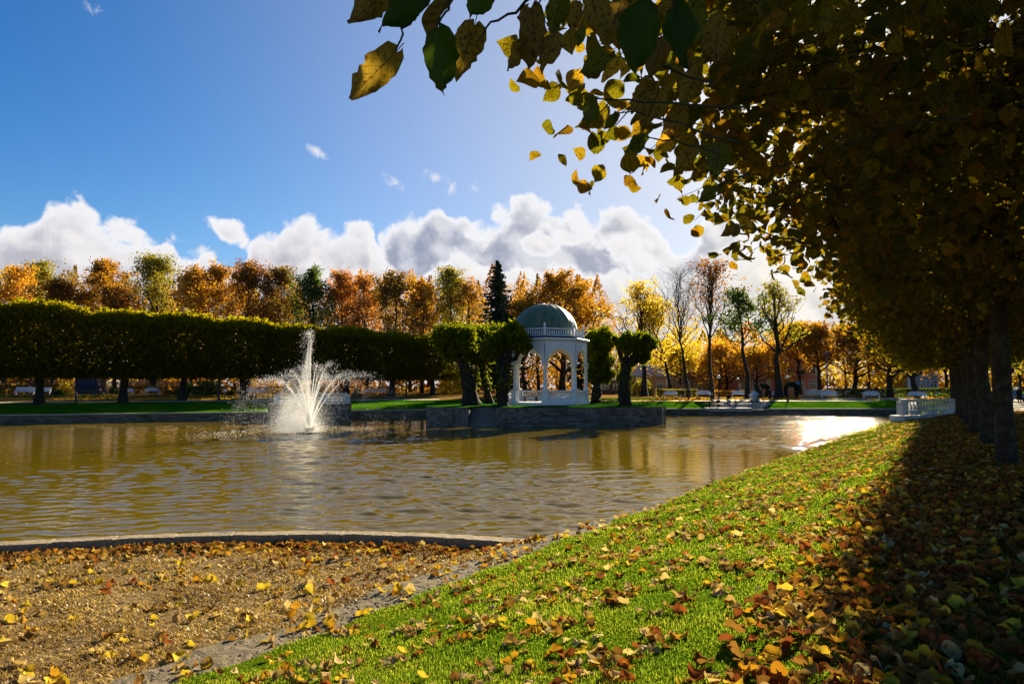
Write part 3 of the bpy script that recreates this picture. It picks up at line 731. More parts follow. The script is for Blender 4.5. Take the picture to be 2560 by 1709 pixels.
FARTREES = [
 (8, 612, 110, 112, 'gold-orange rounded maple cut by the left frame edge', dict(leaf='gold', n=4200)),
 (82, 602, 95, 118, 'yellow-green linden second from the left, above the hedge', dict(leaf='ygreen', n=4000)),
 (120, 648, 130, 108, 'low rust-red maple directly above the left end of the clipped hedge', dict(leaf='rust', n=4000)),
 (228, 600, 140, 113, 'broad bright orange maple left of the tall yellow-green linden', dict(leaf='orange', n=5200)),
 (262, 668, 150, 106, 'low spreading rust-brown maple just left of the dark linden stem', dict(leaf='rust', n=4400)),
 (352, 582, 112, 112, 'tall yellow-green linden with black limbs, highest crown on the left', dict(leaf='ygreen', n=4600, tr=0.5, cb=0.22, limbs=18, name='linden_tree', sig=0.5)),
 (438, 618, 100, 110, 'olive-orange maple right of the tall yellow-green linden', dict(leaf='gold', n=4000)),
 (503, 602, 70, 113, 'narrow bright orange maple with a ragged pointed top', dict(leaf='orange', n=3600)),
 (568, 606, 96, 109, 'rust-orange maple with slender dark stems above the hedge', dict(leaf='rust', n=4300)),
 (655, 618, 104, 112, 'olive-brown maple straight above the fountain jet', dict(leaf='olive', n=4600)),
 (724, 625, 66, 110, 'dark green-topped tree between the brown and salmon maples', dict(leaf='green', n=3300)),
 (782, 622, 76, 113, 'salmon-pink topped maple right of the dark green tree', dict(leaf='pink', n=3300, sparse=0.3)),
 (842, 634, 58, 112, 'small salmon-orange maple with a thin crown', dict(leaf='pink', n=2400, sparse=0.3)),
 (902, 630, 100, 109, 'dense ochre-brown maple with a rounded crown', dict(leaf='olive', n=4600)),
 (968, 644, 72, 111, 'golden-yellow maple with dark stems right of the ochre one', dict(leaf='gold', n=3000, sparse=0.3)),
 (1034, 618, 62, 113, 'pale yellow-green larch with a pointed crown', dict(leaf='ygreen', n=3400, name='larch_tree')),
 (1082, 640, 60, 112, 'thin half-bare orange tree left of the dark spruce', dict(leaf='orange', n=1700, sparse=0.6)),
 (1290, 632, 250, 104, 'huge burnt-orange oak spreading behind the green dome', dict(leaf='orange', n=9000, limbs=26, cb=0.16, tr=0.55, name='oak_tree', ecc=0.45)),
 (1205, 690, 110, 101, 'lower orange lobe of foliage, a maple between the spruce and the dome', dict(leaf='orange', n=3500)),
 (1478, 652, 120, 100, 'gaunt yellow-leaved tree with crooked dark limbs right of the oak', dict(leaf='yellow', n=1000, sparse=0.9, tr=0.42, up=0.55)),
 (1540, 690, 110, 104, 'leaning dark-stemmed tree with thin yellow leaves beside the bare tree', dict(leaf='yellow', n=2300, sparse=0.5, lean=(-0.22, 0))),
 (1580, 616, 120, 96, 'bare black tree with upswept leafless branches', dict(n=0, tr=0.30, limbs=22, sub=7, tw=5, up=0.6, lean=(-0.06, 0), cb=0.40, ecc=0.45, fork=True)),
 (1632, 606, 96, 98, 'tall nearly bare reddish-brown tree with upright twigs', dict(leaf='rust', n=700, tr=0.34, limbs=22, sub=6, tw=4, up=0.7, cb=0.36, sparse=0.6, bark='brown')),
 (1716, 668, 96, 92, 'leaning tree with small green tufts of leaves at its top', dict(leaf='green', n=1500, sparse=0.8, tr=0.36, lean=(-0.10, 0), cb=0.45, limbs=12)),
 (1786, 648, 90, 93, 'dark forked tree with sparse olive leaves by the topiary arch', dict(leaf='ygreen', n=900, sparse=0.6, tr=0.50, cb=0.35)),
 (1650, 790, 120, 119, 'low bright golden maple behind the globe lamp', dict(leaf='gold', n=2600, cb=0.2)),
 (1560, 800, 120, 120, 'low lemon-yellow maple in front of the red roofed house', dict(leaf='yellow', n=2600, cb=0.2)),
 (1735, 800, 120, 118, 'low amber maple half hiding the pink house', dict(leaf='gold', n=2400, cb=0.25)),
 (1835, 745, 120, 116, 'amber maple with drooping branches right of the forked tree', dict(leaf='gold', n=4200, cb=0.25)),
 (1880, 745, 100, 114, 'tall orange-brown maple with a straight black trunk', dict(leaf='orange', n=4200, tr=0.4, cb=0.3)),
 (1960, 752, 130, 112, 'rust-brown maple shading the two white benches on the right', dict(leaf='rust', n=4500, tr=0.45, cb=0.25)),
 (2040, 755, 120, 95, 'dark olive-brown maple left of the leaning trunk', dict(leaf='olive', n=4500, tr=0.45, cb=0.25)),
 (2100, 750, 110, 93, 'maple on a leaning black trunk above the white balustrade', dict(leaf='gold', n=3200, tr=0.42, lean=(-0.05, 0), cb=0.2)),
 (2170, 760, 120, 98, 'amber maple seen past the first trunk of the avenue', dict(leaf='gold', n=3600, cb=0.2)),
]
for dx, dt_, dw, Y, lab, kw in FARTREES:
    kw = dict(kw)
    if kw.get('bark') == 'brown': kw['bark'] = M_bark_brown
    park_tree(dx, dt_, dw, Y, lab, **kw)

# spruces
def spruce(loc, H, W, label, seed=0):
    g = np.random.default_rng(seed); root = empty('spruce_tree', loc, 0, label, 'spruce', 'park trees behind the pond')
    tm = MB(); tm.tube(np.c_[np.zeros(6), np.zeros(6), np.linspace(-.1, H * .99, 6)], np.linspace(.32, .03, 6), 7); 
    cm = MB(); P = []; Nn = []
    for i in range(int(H * 9)):
        f = i / (H * 9); z = H * (0.10 + 0.89 * f); r = W / 2 * (1 - f) ** 0.75 * (0.65 + 0.45 * g.random()) + 0.12
        az = i * 2.39996 + g.normal(0, .3); d = np.array([math.cos(az), math.sin(az), 0])
        k = np.linspace(0.1, 1, 7)
        B = np.array([0, 0, z]) + d * (r * k)[:, None]; B[:, 2] += -0.34 * r * k ** 1.2 + 0.22 * r * k ** 3
        tm.tube(B, np.linspace(.035, .01, 7), 3, cap=False)
        m = int(18 + r * 16); kk_ = g.random(m); q = np.stack([np.interp(kk_, k, B[:, c]) for c in range(3)], 1)
        side = np.cross(d, [0, 0, 1]); q += side * (g.normal(0, 0.28, m) * (1.1 - kk_) * r * 0.6)[:, None]; q[:, 2] -= np.abs(g.normal(0, .16, m))
        P.append(q)
    tm.build('trunk', M_bark, root)
    P = np.concatenate(P); scatter(cm, P, 0.34 * (0.6 + 0.7 * g.random(len(P))), CLUMP); cm.build('crown', LEAF['needle'], root, smooth=False)
    return root
x = dX(1142, 92); spruce((x, 92, fz(x, 92)), hgt(1138, 592, 92, fz(x, 92)), 80 * D2P * 92 / FPX * 2.0, 'tall dark green spruce between the larch and the orange oak', 5)
x = dX(1325, 128); spruce((x, 128, fz(x, 128)), hgt(1325, 626, 128, fz(x, 128)), 5.5, 'dark spruce tip poking above the orange oak', 6)

# far-off wood: reads as one mass behind the separate trees
def woodland():
    g = np.random.default_rng(41); mb = MB(); tb = MB()
    mats = [LEAF[k] for k in ('orange', 'gold', 'rust', 'olive', 'yellow')] + [M_bark]
    for i in range(74):
        dx = -140 + i * 34.5 + g.normal(0, 12); Y = 126 + g.random() * 24
        x = dX(dx, Y); z0 = fz(x, Y)
        top = 650 + g.normal(0, 15) if dx < 1400 else 775 + g.normal(0, 20)
        if 1780 < dx: top = 745
        H = hgt(dx, top, Y, z0); W = 8.5 + 4 * g.random(); n = int(2400 * (0.9 if dx > 1400 else 1))
        c = g.integers(0, 5) if dx < 1400 else g.choice([1, 4, 1, 4, 0])
        mb.tube(np.c_[np.full(4, x) + g.normal(0, .3, 4), np.full(4, Y), z0 + np.linspace(-.2, H * .7, 4)], np.linspace(.35, .1, 4), 6, mat=5)
        u = g.random(n); th = g.random(n) * 6.283; zz = 0.10 + 0.9 * g.random(n) ** 0.9
        rr = W / 2 * np.sin(math.pi * np.clip(zz, 0.03, .985) ** 0.6) ** 0.7 * np.sqrt(0.25 + 0.75 * u)
        lump = 1 + 0.25 * np.sin(th * 3 + i) * np.sin(zz * 9 + i)
        P = np.c_[x + rr * lump * np.cos(th), Y + rr * lump * np.sin(th), z0 + zz * H * (1 + 0.06 * np.sin(th * 2 + i * 1.7))]
        scatter(mb, P, 0.36 * (0.6 + 0.8 * g.random(n)), CLUMP, mat=int(c))
    n = 16000; dx = g.uniform(-200, 2500, n); Y = 128 + 14 * g.random(n); X = np.array([dX(a, b) for a, b in zip(dx, Y)]); hh = 3.2 + 2.2 * np.sin(X * .31) * np.sin(X * .117 + 1) + np.sin(X * .9)
    P = np.c_[X, Y, .8 + hh * g.random(n) ** .8]; ci = ((X / 7 + np.sin(X * .5)).astype(int)) % 5
    for c in range(5): q = ci == c; scatter(mb, P[q], .6 * (.6 + .8 * g.random(q.sum())), CLUMP, mat=c)
    o = mb.build('distant_woodland', mats, smooth=False); tag(o, 'distant autumn woodland massed behind the separate park trees', 'woodland', kind='stuff')
woodland()

# pleached lime hedge on stems along the left bank ---------------------------
HP0 = np.array([-48.3, 70.0]); HD = np.array([5.24, 4.29]); HANG = math.atan2(HD[1], HD[0])
def pleached(seed, n=16000, L=7.7, D=4.6, z0=2.75, z1=9.3):
    g = np.random.default_rng(seed); root = empty('pleached_linden', (0, 0, 0), 0, 'x', 'clipped tree', 'clipped lindens in a row along the left bank')
    tm = MB(); k = np.linspace(0, 1, 6)
    tm.tube(np.c_[g.normal(0, .06, 6), g.normal(0, .06, 6), -0.1 + k * 4.2], np.array([.62, .42, .37, .35, .36, .30]), 10)
    for i in range(14):
        a = i * 2.4; e = np.array([(L / 2 - .4) * math.cos(a) * (0.5 + .5 * g.random()), (D / 2 - .3) * math.sin(a), 3.4 + 5 * g.random()])
        tm.tube(limb_path((0, 0, 2.6 + 1.4 * g.random()), e, (0, 0, -.3), 6, .04, g), np.linspace(.16, .03, 6), 5, cap=False)
    tm.build('trunk', M_bark, root)
    cm = MB()
    m = int(n * 0.72); P = np.empty((0, 3))
    def lumps(p): return 0.16 * np.sin(p[:, 0] * 2.1 + seed) * np.cos(p[:, 2] * 1.7 + seed) + 0.12 * np.sin(p[:, 0] * 5 + p[:, 2] * 4)
    r = g.random(m); A = (L * (z1 - z0), L * (z1 - z0), L * D * 1.35, L * D * .8); cs = np.cumsum(A) / sum(A); side = np.searchsorted(cs, r)
    P = np.c_[g.uniform(-L / 2, L / 2, m), g.uniform(-D / 2, D / 2, m), g.uniform(z0, z1, m)]
    dep = np.abs(g.normal(0, 0.22, m))
    ln = lumps(P)
    # gentle dome over each tree, rounded shoulders
    dome = 0.42 * np.cos(P[:, 0] / L * math.pi) - 0.15
    s0 = side == 0; P[s0, 1] = -D / 2 + dep[s0] + ln[s0]
    s1 = side == 1; P[s1, 1] = D / 2 - dep[s1] + ln[s1]
    s2 = side == 2; P[s2, 2] = z1 - dep[s2] + ln[s2] * .8
    s3 = side == 3; P[s3, 2] = z0 + dep[s3] * 1.6 + ln[s3] * 1.4
    Pi = np.c_[g.uniform(-L / 2, L / 2, n - m), g.uniform(-D / 2, D / 2, n - m), g.uniform(z0 + .2, z1, n - m)]
    P = np.concatenate([P, Pi])
    ed = np.clip((np.abs(P[:, 1]) - (D / 2 - 0.9)) / 0.9, 0, 1)
    P[:, 2] -= ed ** 2 * 0.75 * np.clip((P[:, 2] - z1 + 1.3) / 1.3, 0, 1)
    P[:, 2] += (0.62 * np.cos(P[:, 0] / L * math.pi) - 0.28) * np.clip((P[:, 2] - z0) / (z1 - z0), 0, 1)
    # fresh shoots standing out of the clipped top
    sh = 2600; Q = np.c_[g.uniform(-L / 2, L / 2, sh), g.uniform(-D / 2 + .2, D / 2 - .2, sh), np.zeros(sh)]
    Q[:, 2] = z1 + (0.62 * np.cos(Q[:, 0] / L * math.pi) - 0.28) + .12 * np.sin(Q[:, 0] * 3.1 + seed) + np.abs(g.normal(0, .26, sh)) - 0.75 * np.clip((np.abs(Q[:, 1]) - (D / 2 - 0.9)) / 0.9, 0, 1) ** 2
    P = np.concatenate([P, Q])
    hf = np.clip((P[:, 2] - z0) / (z1 - z0), 0, 1); rv = np.clip(0.35 * g.random(len(P)) + 0.15 * hf + 0.6 * np.clip((hf - 0.86) / 0.14, 0, 1) * (.3 + .7 * g.random(len(P))), 0, 1)  # leaf tint lightens towards the top, sunlight there put into the colour
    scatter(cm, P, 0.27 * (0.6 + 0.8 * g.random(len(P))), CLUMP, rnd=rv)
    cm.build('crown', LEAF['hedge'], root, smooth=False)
    return root
hl = ['clipped linden on a stem, at the far left frame edge of the hedge row', 'clipped linden whose thick trunk stands in front of the long white bench on the left', 'clipped linden with its trunk beside the white garden bench pair', 'clipped linden with its trunk in front of the big green bush',
      'clipped linden whose trunk stands left of the white spray, sprinkled with drops', 'clipped linden directly behind the fountain jet', 'clipped linden just right of the white balustrade behind the spray', 'clipped linden second from the right end of the hedge row', 'clipped linden at the right end of the hedge row by the island']
protoH = [pleached(1), pleached(2)]
for i in range(9):
    kx = i - 1; p = HP0 + HD * kx
    if i == 2: p = p + np.array([0.75, 0.3])
    f = max(0, kx) / 7
    o = protoH[i] if i < 2 else copy_tree(protoH[i % 2])
    zb = fz(*p); o.location = (p[0], p[1], zb); o.rotation_euler = (0, 0, HANG + (math.pi if i % 4 > 1 else 0)); o['label'] = hl[i]
    o.scale = (1, 1, (1.03 - 0.165 * f) * (1 + .018 * math.sin(i * 2.3)))

# pollards on the island --------------------------------------------------------
def pollard(loc, path, rad, knobs, label, seed, nl=1500):
    """path: trunk points; knobs: list of (branch end, club radius)"""
    g = np.random.default_rng(seed); root = empty('pollard_linden', loc, 0, label, 'pollard tree', 'pollarded lindens on the island')
    tm = MB(); P = np.array(path, float)
    Pm = np.stack([np.interp(np.linspace(0, len(P) - 1, 14), range(len(P)), P[:, c]) for c in range(3)], 1)
    rr = np.interp(np.linspace(0, len(rad) - 1, 14), range(len(rad)), rad) * (1 + g.normal(0, .09, 14)); rr[0] *= 1.25
    Pm[1:] += g.normal(0, .05, (13, 3)); tm.tube(Pm, rr, 11)
    for j in range(9):      # burrs
        i = g.integers(2, 13); a = g.random() * 6.28; c = Pm[i] + np.array([math.cos(a), math.sin(a), 0]) * rr[i] * .8; q = rr[i] * (.3 + .25 * g.random())
        tm.lathe([(0.01, -q), (q * .8, -q * .6), (q, 0), (q * .8, q * .6), (0.01, q)], 8, c)
    cm = MB(); pts = []; sz = []
    for e, cr, st in knobs:
        s = Pm[int(st * 13)]; B = limb_path(s, e, (0, 0, -.15), 6, .03, g)
        tm.tube(B, np.linspace(rr[int(st * 13)] * .62, .2, 6), 8)
        tm.lathe([(0.01, -.3), (.24, -.2), (.32, 0), (.24, .22), (0.01, .3)], 9, B[-1])
        n = int(nl * 1.9 * cr ** 1.9); d = norm(g.normal(size=(n, 3))); r = cr * (0.35 + 0.65 * g.random(n) ** .5 + .12 * np.abs(g.normal(0, 1, n))) * (1 + .22 * np.sin(d[:, 0] * 5 + seed) * np.cos(d[:, 2] * 4))
        Q = np.array(e) + d * r[:, None] * np.array([1, 1, .92]); pts.append(Q)
    for e, cr, st in knobs:      # young shoots standing out of each club
        for q_ in range(16): d = norm(g.normal(size=3) + np.array([0, 0, .7])); k_ = np.array(e) + d * cr * np.linspace(.7, 1.25 + .25 * g.random(), 7)[:, None]; tm.tube(k_[::3], [.012, .008, .004], 3, cap=False); pts.append(k_ + g.normal(0, .05, (7, 3)))
    n = int(nl * .22); i = g.integers(4, 13, n); a = g.random(n) * 6.28
    w = g.random(n) < 0.5
    Q = Pm[i] + np.c_[np.cos(a), np.sin(a), g.normal(0, .6, n)] * (rr[i] * 1.1 + np.abs(g.normal(0, .18, n)))[:, None]; Q = Q[(Q[:, 2] > 1.2)]; pts.append(Q)
    tm.build('trunk', M_bark, root)
    Q = np.concatenate(pts); scatter(cm, Q, 0.18 * (0.6 + .8 * g.random(len(Q))), CLUMP); cm.build('crown', LEAF['ivy'], root, smooth=False)
    return root
def ip(px, py, Y): v = at(px, py, Y); return np.array([v.x, v.y, v.z])
def pollard_px(Y, base, trunk, rad, knobs, label, seed, nl=1500):
    b = ip(*base, Y); tr = [np.array([0, 0, -.15])] + [ip(x, y, Y) - b for x, y in trunk]
    kn = []
    for (x, y, dy, r, st) in knobs: e = ip(x, y, Y) - b; e[1] += dy; kn.append((e, r * Y / FPX, st))
    pollard(tuple(b), tr, rad, kn, label, seed, nl)
pollard_px(61.5, (1178, 1008), [(1172, 960), (1160, 915), (1152, 885)], [.78, .62, .50, .42], [(1120, 848, -.6, 36, .99), (1155, 850, -1.0, 36, .99), (1172, 838, 1.5, 32, .99), (1188, 872, 1.2, 26, .8), (1132, 880, .8, 26, .8)], 'thick gnarled pollard linden on the left tip of the stone island', 1)
pollard_px(65, (1223, 1005), [(1214, 960), (1204, 915), (1212, 880)], [.42, .34, .28, .26], [(1198, 848, -.8, 32, .99), (1228, 842, .8, 34, .99), (1215, 880, 1.2, 26, .9), (1192, 890, .6, 24, .8), (1246, 872, 1.4, 26, .95)], 'slim leaning pollard linden, second from the left on the island', 2)
pollard_px(58.6, (1257, 1015), [(1258, 980), (1260, 945), (1252, 915)], [.60, .46, .42, .36], [(1228, 868, -.3, 26, .95), (1253, 850, .4, 30, .99), (1290, 848, -.2, 30, .95), (1306, 866, .2, 20, .95), (1282, 825, .5, 22, .95)], 'forked pollard linden standing before the left columns of the white pavilion', 3)
pollard_px(69.5, (1490, 1000), [(1492, 960), (1488, 920), (1490, 890)], [.50, .42, .36, .32], [(1480, 862, -.5, 34, .99), (1510, 850, .5, 32, .99), (1500, 900, .8, 32, .8), (1482, 935, .2, 22, .6), (1516, 935, .8, 22, .6)], 'leafy pollard linden behind the right side of the white pavilion', 4)
pollard_px(60.5, (1563, 1012), [(1562, 975), (1564, 930), (1566, 905)], [.62, .52, .44, .40], [(1538, 848, 0, 7, .95), (1568, 858, -.4, 27, .99), (1596, 862, .2, 26, .99), (1620, 858, .3, 24, .99), (1612, 888, .8, 20, .9), (1553, 945, .4, 9, .6)], 'stubby armed pollard linden on the right end of the stone island', 5)

# ------------------------------------------------------------------ island and pavilion
M_isl = masonry('island_masonry', (0.27, 0.25, 0.21), (0.09, 0.083, 0.07), (0.022, 0.02, 0.017), 0.55, 0.17, moss=(0.06, 0.055, 0.035))
M_isl_grass = grass_mat('island_grass', (0.035, 0.13, 0.010), (0.06, 0.16, 0.014), (0.3, 0.15, 0.04), 0)
def ipx(px, Y): return (xat(px, Y), Y)
ISL = [ipx(1068, 59.6), ipx(1095, 58.7), ipx(1130, 58.0), ipx(1172, 57.5)]
REC = [(ISL[-1][0] + .1, 59.6), (ipx(1240, 57.1)[0] - .05, 59.6)]
ISL2 = [ipx(1240, 57.1), ipx(1300, 56.85), ipx(1370, 56.8), ipx(1440, 56.9), ipx(1510, 57.2), ipx(1570, 57.8), ipx(1620, 58.6), ipx(1652, 59.6), ipx(1663, 61.2), (14.0, 64.0), (12.8, 67.5), (9.5, 71), (3, 72.5), (-3, 71), (-6.6, 67.5), (-7.9, 63.5)]
outline = ISL + REC + ISL2
isl = empty('island', (3, 64, 0), 0, None, None); tag(isl, 'low stone walled island with clipped turf carrying the white pavilion', 'island')
iw = MB(); 
_o = np.array(outline) - np.array([3, 64]); C = np.concatenate([np.linspace(a, b, 7, endpoint=False) for a, b in zip(_o, np.roll(_o, -1, 0))]); C = C + np.random.default_rng(4).normal(0, .025, C.shape); C2 = np.r_[C, C[:1]]
L = np.concatenate([[0], np.cumsum(np.linalg.norm(np.diff(C2, axis=0), axis=1))])
IZ = 0.02
strip(iw, C2[::-1], C2[::-1], np.full(len(C2), -2.2), np.full(len(C2), IZ), L)
iw.build('retaining_wall', M_isl, isl, smooth=False)
def island_z(x, y): return IZ + 0.02 + 0.16 * max(0, 1 - ((x) / 11) ** 2 - ((y) / 8) ** 2) 
gm = MB(); rings = [1.0, .985, .95, .85, .7, .5, .3, .1, .01]
# fan rings about the middle, lipped edge
CC = np.array(ISL + ISL2) - np.array([3, 64]); 
CC = np.concatenate([np.linspace(a, b, 6, endpoint=False) for a, b in zip(CC, np.roll(CC, -1, 0))])
G = np.zeros((len(rings), len(CC) + 1, 3))
for i, f in enumerate(rings):
    Q = np.r_[CC, CC[:1]] * f; G[i, :, :2] = Q; G[i, :, 2] = [island_z(*q) + (0.05 * math.sin(q[0] * 3) if f < 1 else -.03) * (0.4 if f > .8 else .2) for q in Q]
# stair recess: drop the rim out over the steps
gx0, gx1 = REC[0][0] - 3, REC[1][0] - 3
ctr = (G[:-1, :-1, :2] + G[1:, 1:, :2]) / 2
for i in range(len(rings)):
    for j in range(len(CC) + 1):
        x_, y_ = G[i, j, :2]
        if gx0 < x_ < gx1 and y_ < -4.35: G[i, j, 1] = -4.35
gm.grid(G); gm.build('turf', M_isl_grass, isl)
st = MB()
for i in range(7): st.box(((gx0 + gx1) / 2, -6.3 + .3 * i + .75, -1.75 + .25 * i), (gx1 - gx0 - .004, 1.5, .246))
st.build('stone_steps', masonry('step_stone', (0.26, 0.24, 0.20), (0.17, 0.155, 0.13), (0.05, 0.045, 0.04), 1.2, .25), isl, smooth=False)

M_white = NT('white_paint')
def _wp():
    t = M_white; v = t.coord('Object'); n = t.noise(t.coord('Object', (2.2, 2.2, .7)), 2, 6, .7)
    c = t.mix(t.rng(n.outputs['Fac'], .52, .75, 0, .5), (0.78, 0.77, 0.74), (0.46, 0.45, 0.39))
    t.principled(c, 0.55, t.bump(t.noise(v, 30, 3).outputs['Fac'], .1, .01), .3)
_wp(); M_white = M_white.m
def clapboard():
    t = NT('white_clapboard'); v = t.coord('Object'); sx = t.t.nodes.new('ShaderNodeSeparateXYZ'); t.put(sx.inputs[0], v)
    fr = t.math('FRACT', t.math('MULTIPLY', sx.outputs[2], 5.6))
    n = t.noise(v, 3, 5, .65)
    gr = t.rng(fr, 0.0, 0.13, 0.0, 1.0)
    c = t.mix(t.rng(n.outputs['Fac'], .5, .75, 0, .45), (0.78, 0.77, 0.74), (0.56, 0.55, 0.50))
    c = t.mix(gr, (0.30, 0.29, 0.27), c)
    t.principled(c, 0.6, t.bump(gr, .8, .03), .3); return t.m
M_clap = clapboard()
M_ceil = mat_noise('wood_lining', (0.62, 0.50, 0.33), (0.50, 0.38, 0.24), 4, .7, .2, .01)
def copper():
    t = NT('green_copper'); v = t.coord('Object')
    n1 = t.noise(t.coord('Object', (1.2, 1.2, .25)), 1.6, 6, .65, .6); n2 = t.noise(v, 6, 5, .7)
    c = t.ramp(n1.outputs['Fac'], [(0.30, (0.055, 0.085, 0.045)), (0.48, (0.095, 0.14, 0.075)), (0.62, (0.16, 0.18, 0.10)), (0.75, (0.11, 0.085, 0.045))])
    sx = t.t.nodes.new('ShaderNodeSeparateXYZ'); t.put(sx.inputs[0], v)
    an = t.math('FLOOR', t.math('MULTIPLY', t.math('ARCTAN2', sx.outputs[1], sx.outputs[0]), 16 / 6.2832))
    wnz = t.n('ShaderNodeTexWhiteNoise', noise_dimensions='1D'); t.put(wnz.inputs['W'], an)
    c = t.mix(t.rng(wnz.outputs['Value'], 0, 1, 0, .55), c, (0.04, 0.06, 0.035))
    fr_ = t.math('FRACT', t.math('MULTIPLY', t.math('ARCTAN2', sx.outputs[1], sx.outputs[0]), 16 / 6.2832)); ed_ = t.rng(t.math('ABSOLUTE', t.math('SUBTRACT', fr_, .5)), .44, .48)
    c = t.mix(t.math('MULTIPLY', ed_, .6), c, (.03, .035, .025))
    c = t.mix(t.rng(n2.outputs['Fac'], .5, .75, 0, .4), c, (0.06, 0.075, 0.06))
    t.principled(c, .5, t.bump(n2.outputs['Fac'], .2, .02), .3, .0); return t.m
M_copper = copper()
M_dark = mat_noise('weathered_dark_wood', (0.05, 0.04, 0.03), (0.025, 0.02, 0.016), 12, .8, .3, .01)
BAL = [(.055, 0), (.055, .05), (.03, .07), (.075, .2), (.07, .28), (.03, .42), (.028, .47), (.055, .5), (.055, .55)]
def balusters(mb, p0, p1, z, n, h=.55, fat=1.0, mat=0, ends=.5):
    for i in range(n):
        f = (i + ends) / (n - 1 + 2 * ends); c = np.array(p0) * (1 - f) + np.array(p1) * f
        mb.lathe([(r * fat, q * h / .55) for r, q in BAL], 8, (c[0], c[1], z), mat)
PX, PY = xat(1363, 63.5), 63.5
PZ = 0.17
pav = empty('pavilion', (PX, PY, PZ), 0, None, None); tag(pav, 'white octagonal wooden pavilion with arches and a green copper dome on the island', 'pavilion')
RO = 3.76; TH0 = R(-6 + 2.8)     # turn of the front column, seen from the bank
def oc(k, r=RO): a = TH0 + k * R(45); return np.array([r * math.sin(a), -r * math.cos(a)])
# floor
fl = MB(); fl.lathe([(0.01, -.3), (4.05, -.3), (4.05, .2), (3.9, .24), (0.01, .24)], 8, a0=TH0 - R(90)); fl.build('floor', M_white, pav, smooth=False)
for k in range(8):
    c = oc(k); a = TH0 + k * R(45)
    m = MB(); m.box((c[0], c[1], .62), (.52, .48, 1.2), a); m.box((c[0], c[1], 1.23), (.60, .56, .07), a); m.box((c[0], c[1], .28), (.60, .56, .14), a)
    bevel(m.build('pedestal', M_white, pav, smooth=False), .012)
    m = MB(); m.box((c[0], c[1], 1.33), (.46, .46, .14), a)
    m.lathe([(.18, 1.38), (.195, 1.43), (.165, 1.47), (.16, 2.2), (.138, 3.38), (.17, 3.42), (.17, 3.47), (.145, 3.5)], 14, (c[0], c[1], 0), cap=False)
    m.box((c[0], c[1], 3.58), (.44, .44, .12), a, taper=(1.25, 1.25)); m.box((c[0], c[1], 3.67), (.60, .60, .07), a)
    m.build('column', M_white, pav)
def face_frame(k):
    p, q = oc(k), oc(k + 1); mid = (p + q) / 2; d = q - p; L = np.linalg.norm(d); u = d / L; n = np.array([u[1], -u[0]])
    return p, q, mid, L, u, n
for k in range(8):
    p, q, mid, L, u, n = face_frame(k)
    a = math.atan2(u[1], u[0])
    if k != 7:          # low parapet, open on the side of the steps
        m = MB(); m.box((*mid, .40), (L - .48, .30, .34), a); m.box((*mid, .28), (L - .5, .38, .12), a)
        m.box((*mid, 1.19), (L - .55, .40, .09), a); m.box((*mid, 1.11), (L - .55, .28, .07), a)
        for s_ in (-1, 1): e = mid + u * s_ * (L / 2 - .34); m.box((*e, .83), (.22, .26, .54), a)
        bevel(m.build('parapet', M_white, pav, smooth=False), .01)
        m = MB(); balusters(m, mid - u * (L / 2 - .44), mid + u * (L / 2 - .44), .57, 9, .52, 1.05); m.build('balusters', M_white, pav)
    # arch panel
    hw = L / 2 + .02; ar = L / 2 - .21; zs = 3.70; zt = 5.62; th = .26
    def P3(x, z, off): c = mid + u * x + n * off; return (c[0], c[1], z)
    ang = np.linspace(0, math.pi, 25); A = [(-ar * math.cos(t), zs + ar * 1.02 * math.sin(t)) for t in ang]
    m = MB()
    for off, flip in ((th / 2, 0), (-th / 2, 1)):
        V = []; 
        for (x, z) in [(-hw, zs)] + A + [(hw, zs)]: V += [P3(x, z, off), P3(x, zt, off)]
        F = [[2 * i, 2 * i + 2, 2 * i + 3, 2 * i + 1] for i in range(len(A) + 1)]
        if flip: F = [f[::-1] for f in F]
        m.add(V, F)
    V = []
    for (x, z) in [(-hw, zs)] + A + [(hw, zs)]: V += [P3(x, z, th / 2), P3(x, z, -th / 2)]
    m.add(V, [[2 * i, 2 * i + 1, 2 * i + 3, 2 * i + 2] for i in range(len(A) + 1)])
    m.build('arch', M_clap, pav, smooth=False)
    m = MB(); V = []
    for t in ang:
        for rr_, off in ((ar, th / 2 + .004), (ar, th / 2 + .045), (ar + .10, th / 2 + .045), (ar + .10, th / 2 + .004)): V.append(P3(-rr_ * math.cos(t), zs + rr_ * 1.02 * math.sin(t), off))
    F = []
    for i in range(len(ang) - 1):
        for j in range(4): F.append([4 * i + j, 4 * i + (j + 1) % 4, 4 * i + 4 + (j + 1) % 4, 4 * i + 4 + j])
    m.add(V, F); c = mid + n * (th / 2 + .05); m.box((c[0], c[1], zs + ar + .18), (.16, .1, .32), a, taper=(1.3, 1)); m.build('arch_moulding', M_white, pav, smooth=False)
oct_a = TH0 - R(90)
ck_ = 1 / math.cos(R(22.5))
m = MB(); m.lathe([(3.84, 5.40), (3.84, 5.46), (3.80, 5.48), (3.80, 5.62), (3.86, 5.66), (3.92, 5.70), (4.12, 5.74), (4.14, 5.86), (4.10, 5.90), (3.0, 5.95)], 8, a0=oct_a, cap=False); m.build('cornice', M_white, pav, smooth=False)
m = MB(); m.lathe([(3.72, 5.92), (3.72, 6.08), (3.5, 6.10), (2.8, 6.12)], 8, a0=oct_a, cap=False); m.build('roof_ledge', M_dark, pav, smooth=False)
m = MB(); m.lathe([(3.62, 5.55), (0.01, 5.56)], 8, a0=oct_a, cap=False); m.build('ceiling', M_ceil, pav, smooth=False)
RB = 3.55
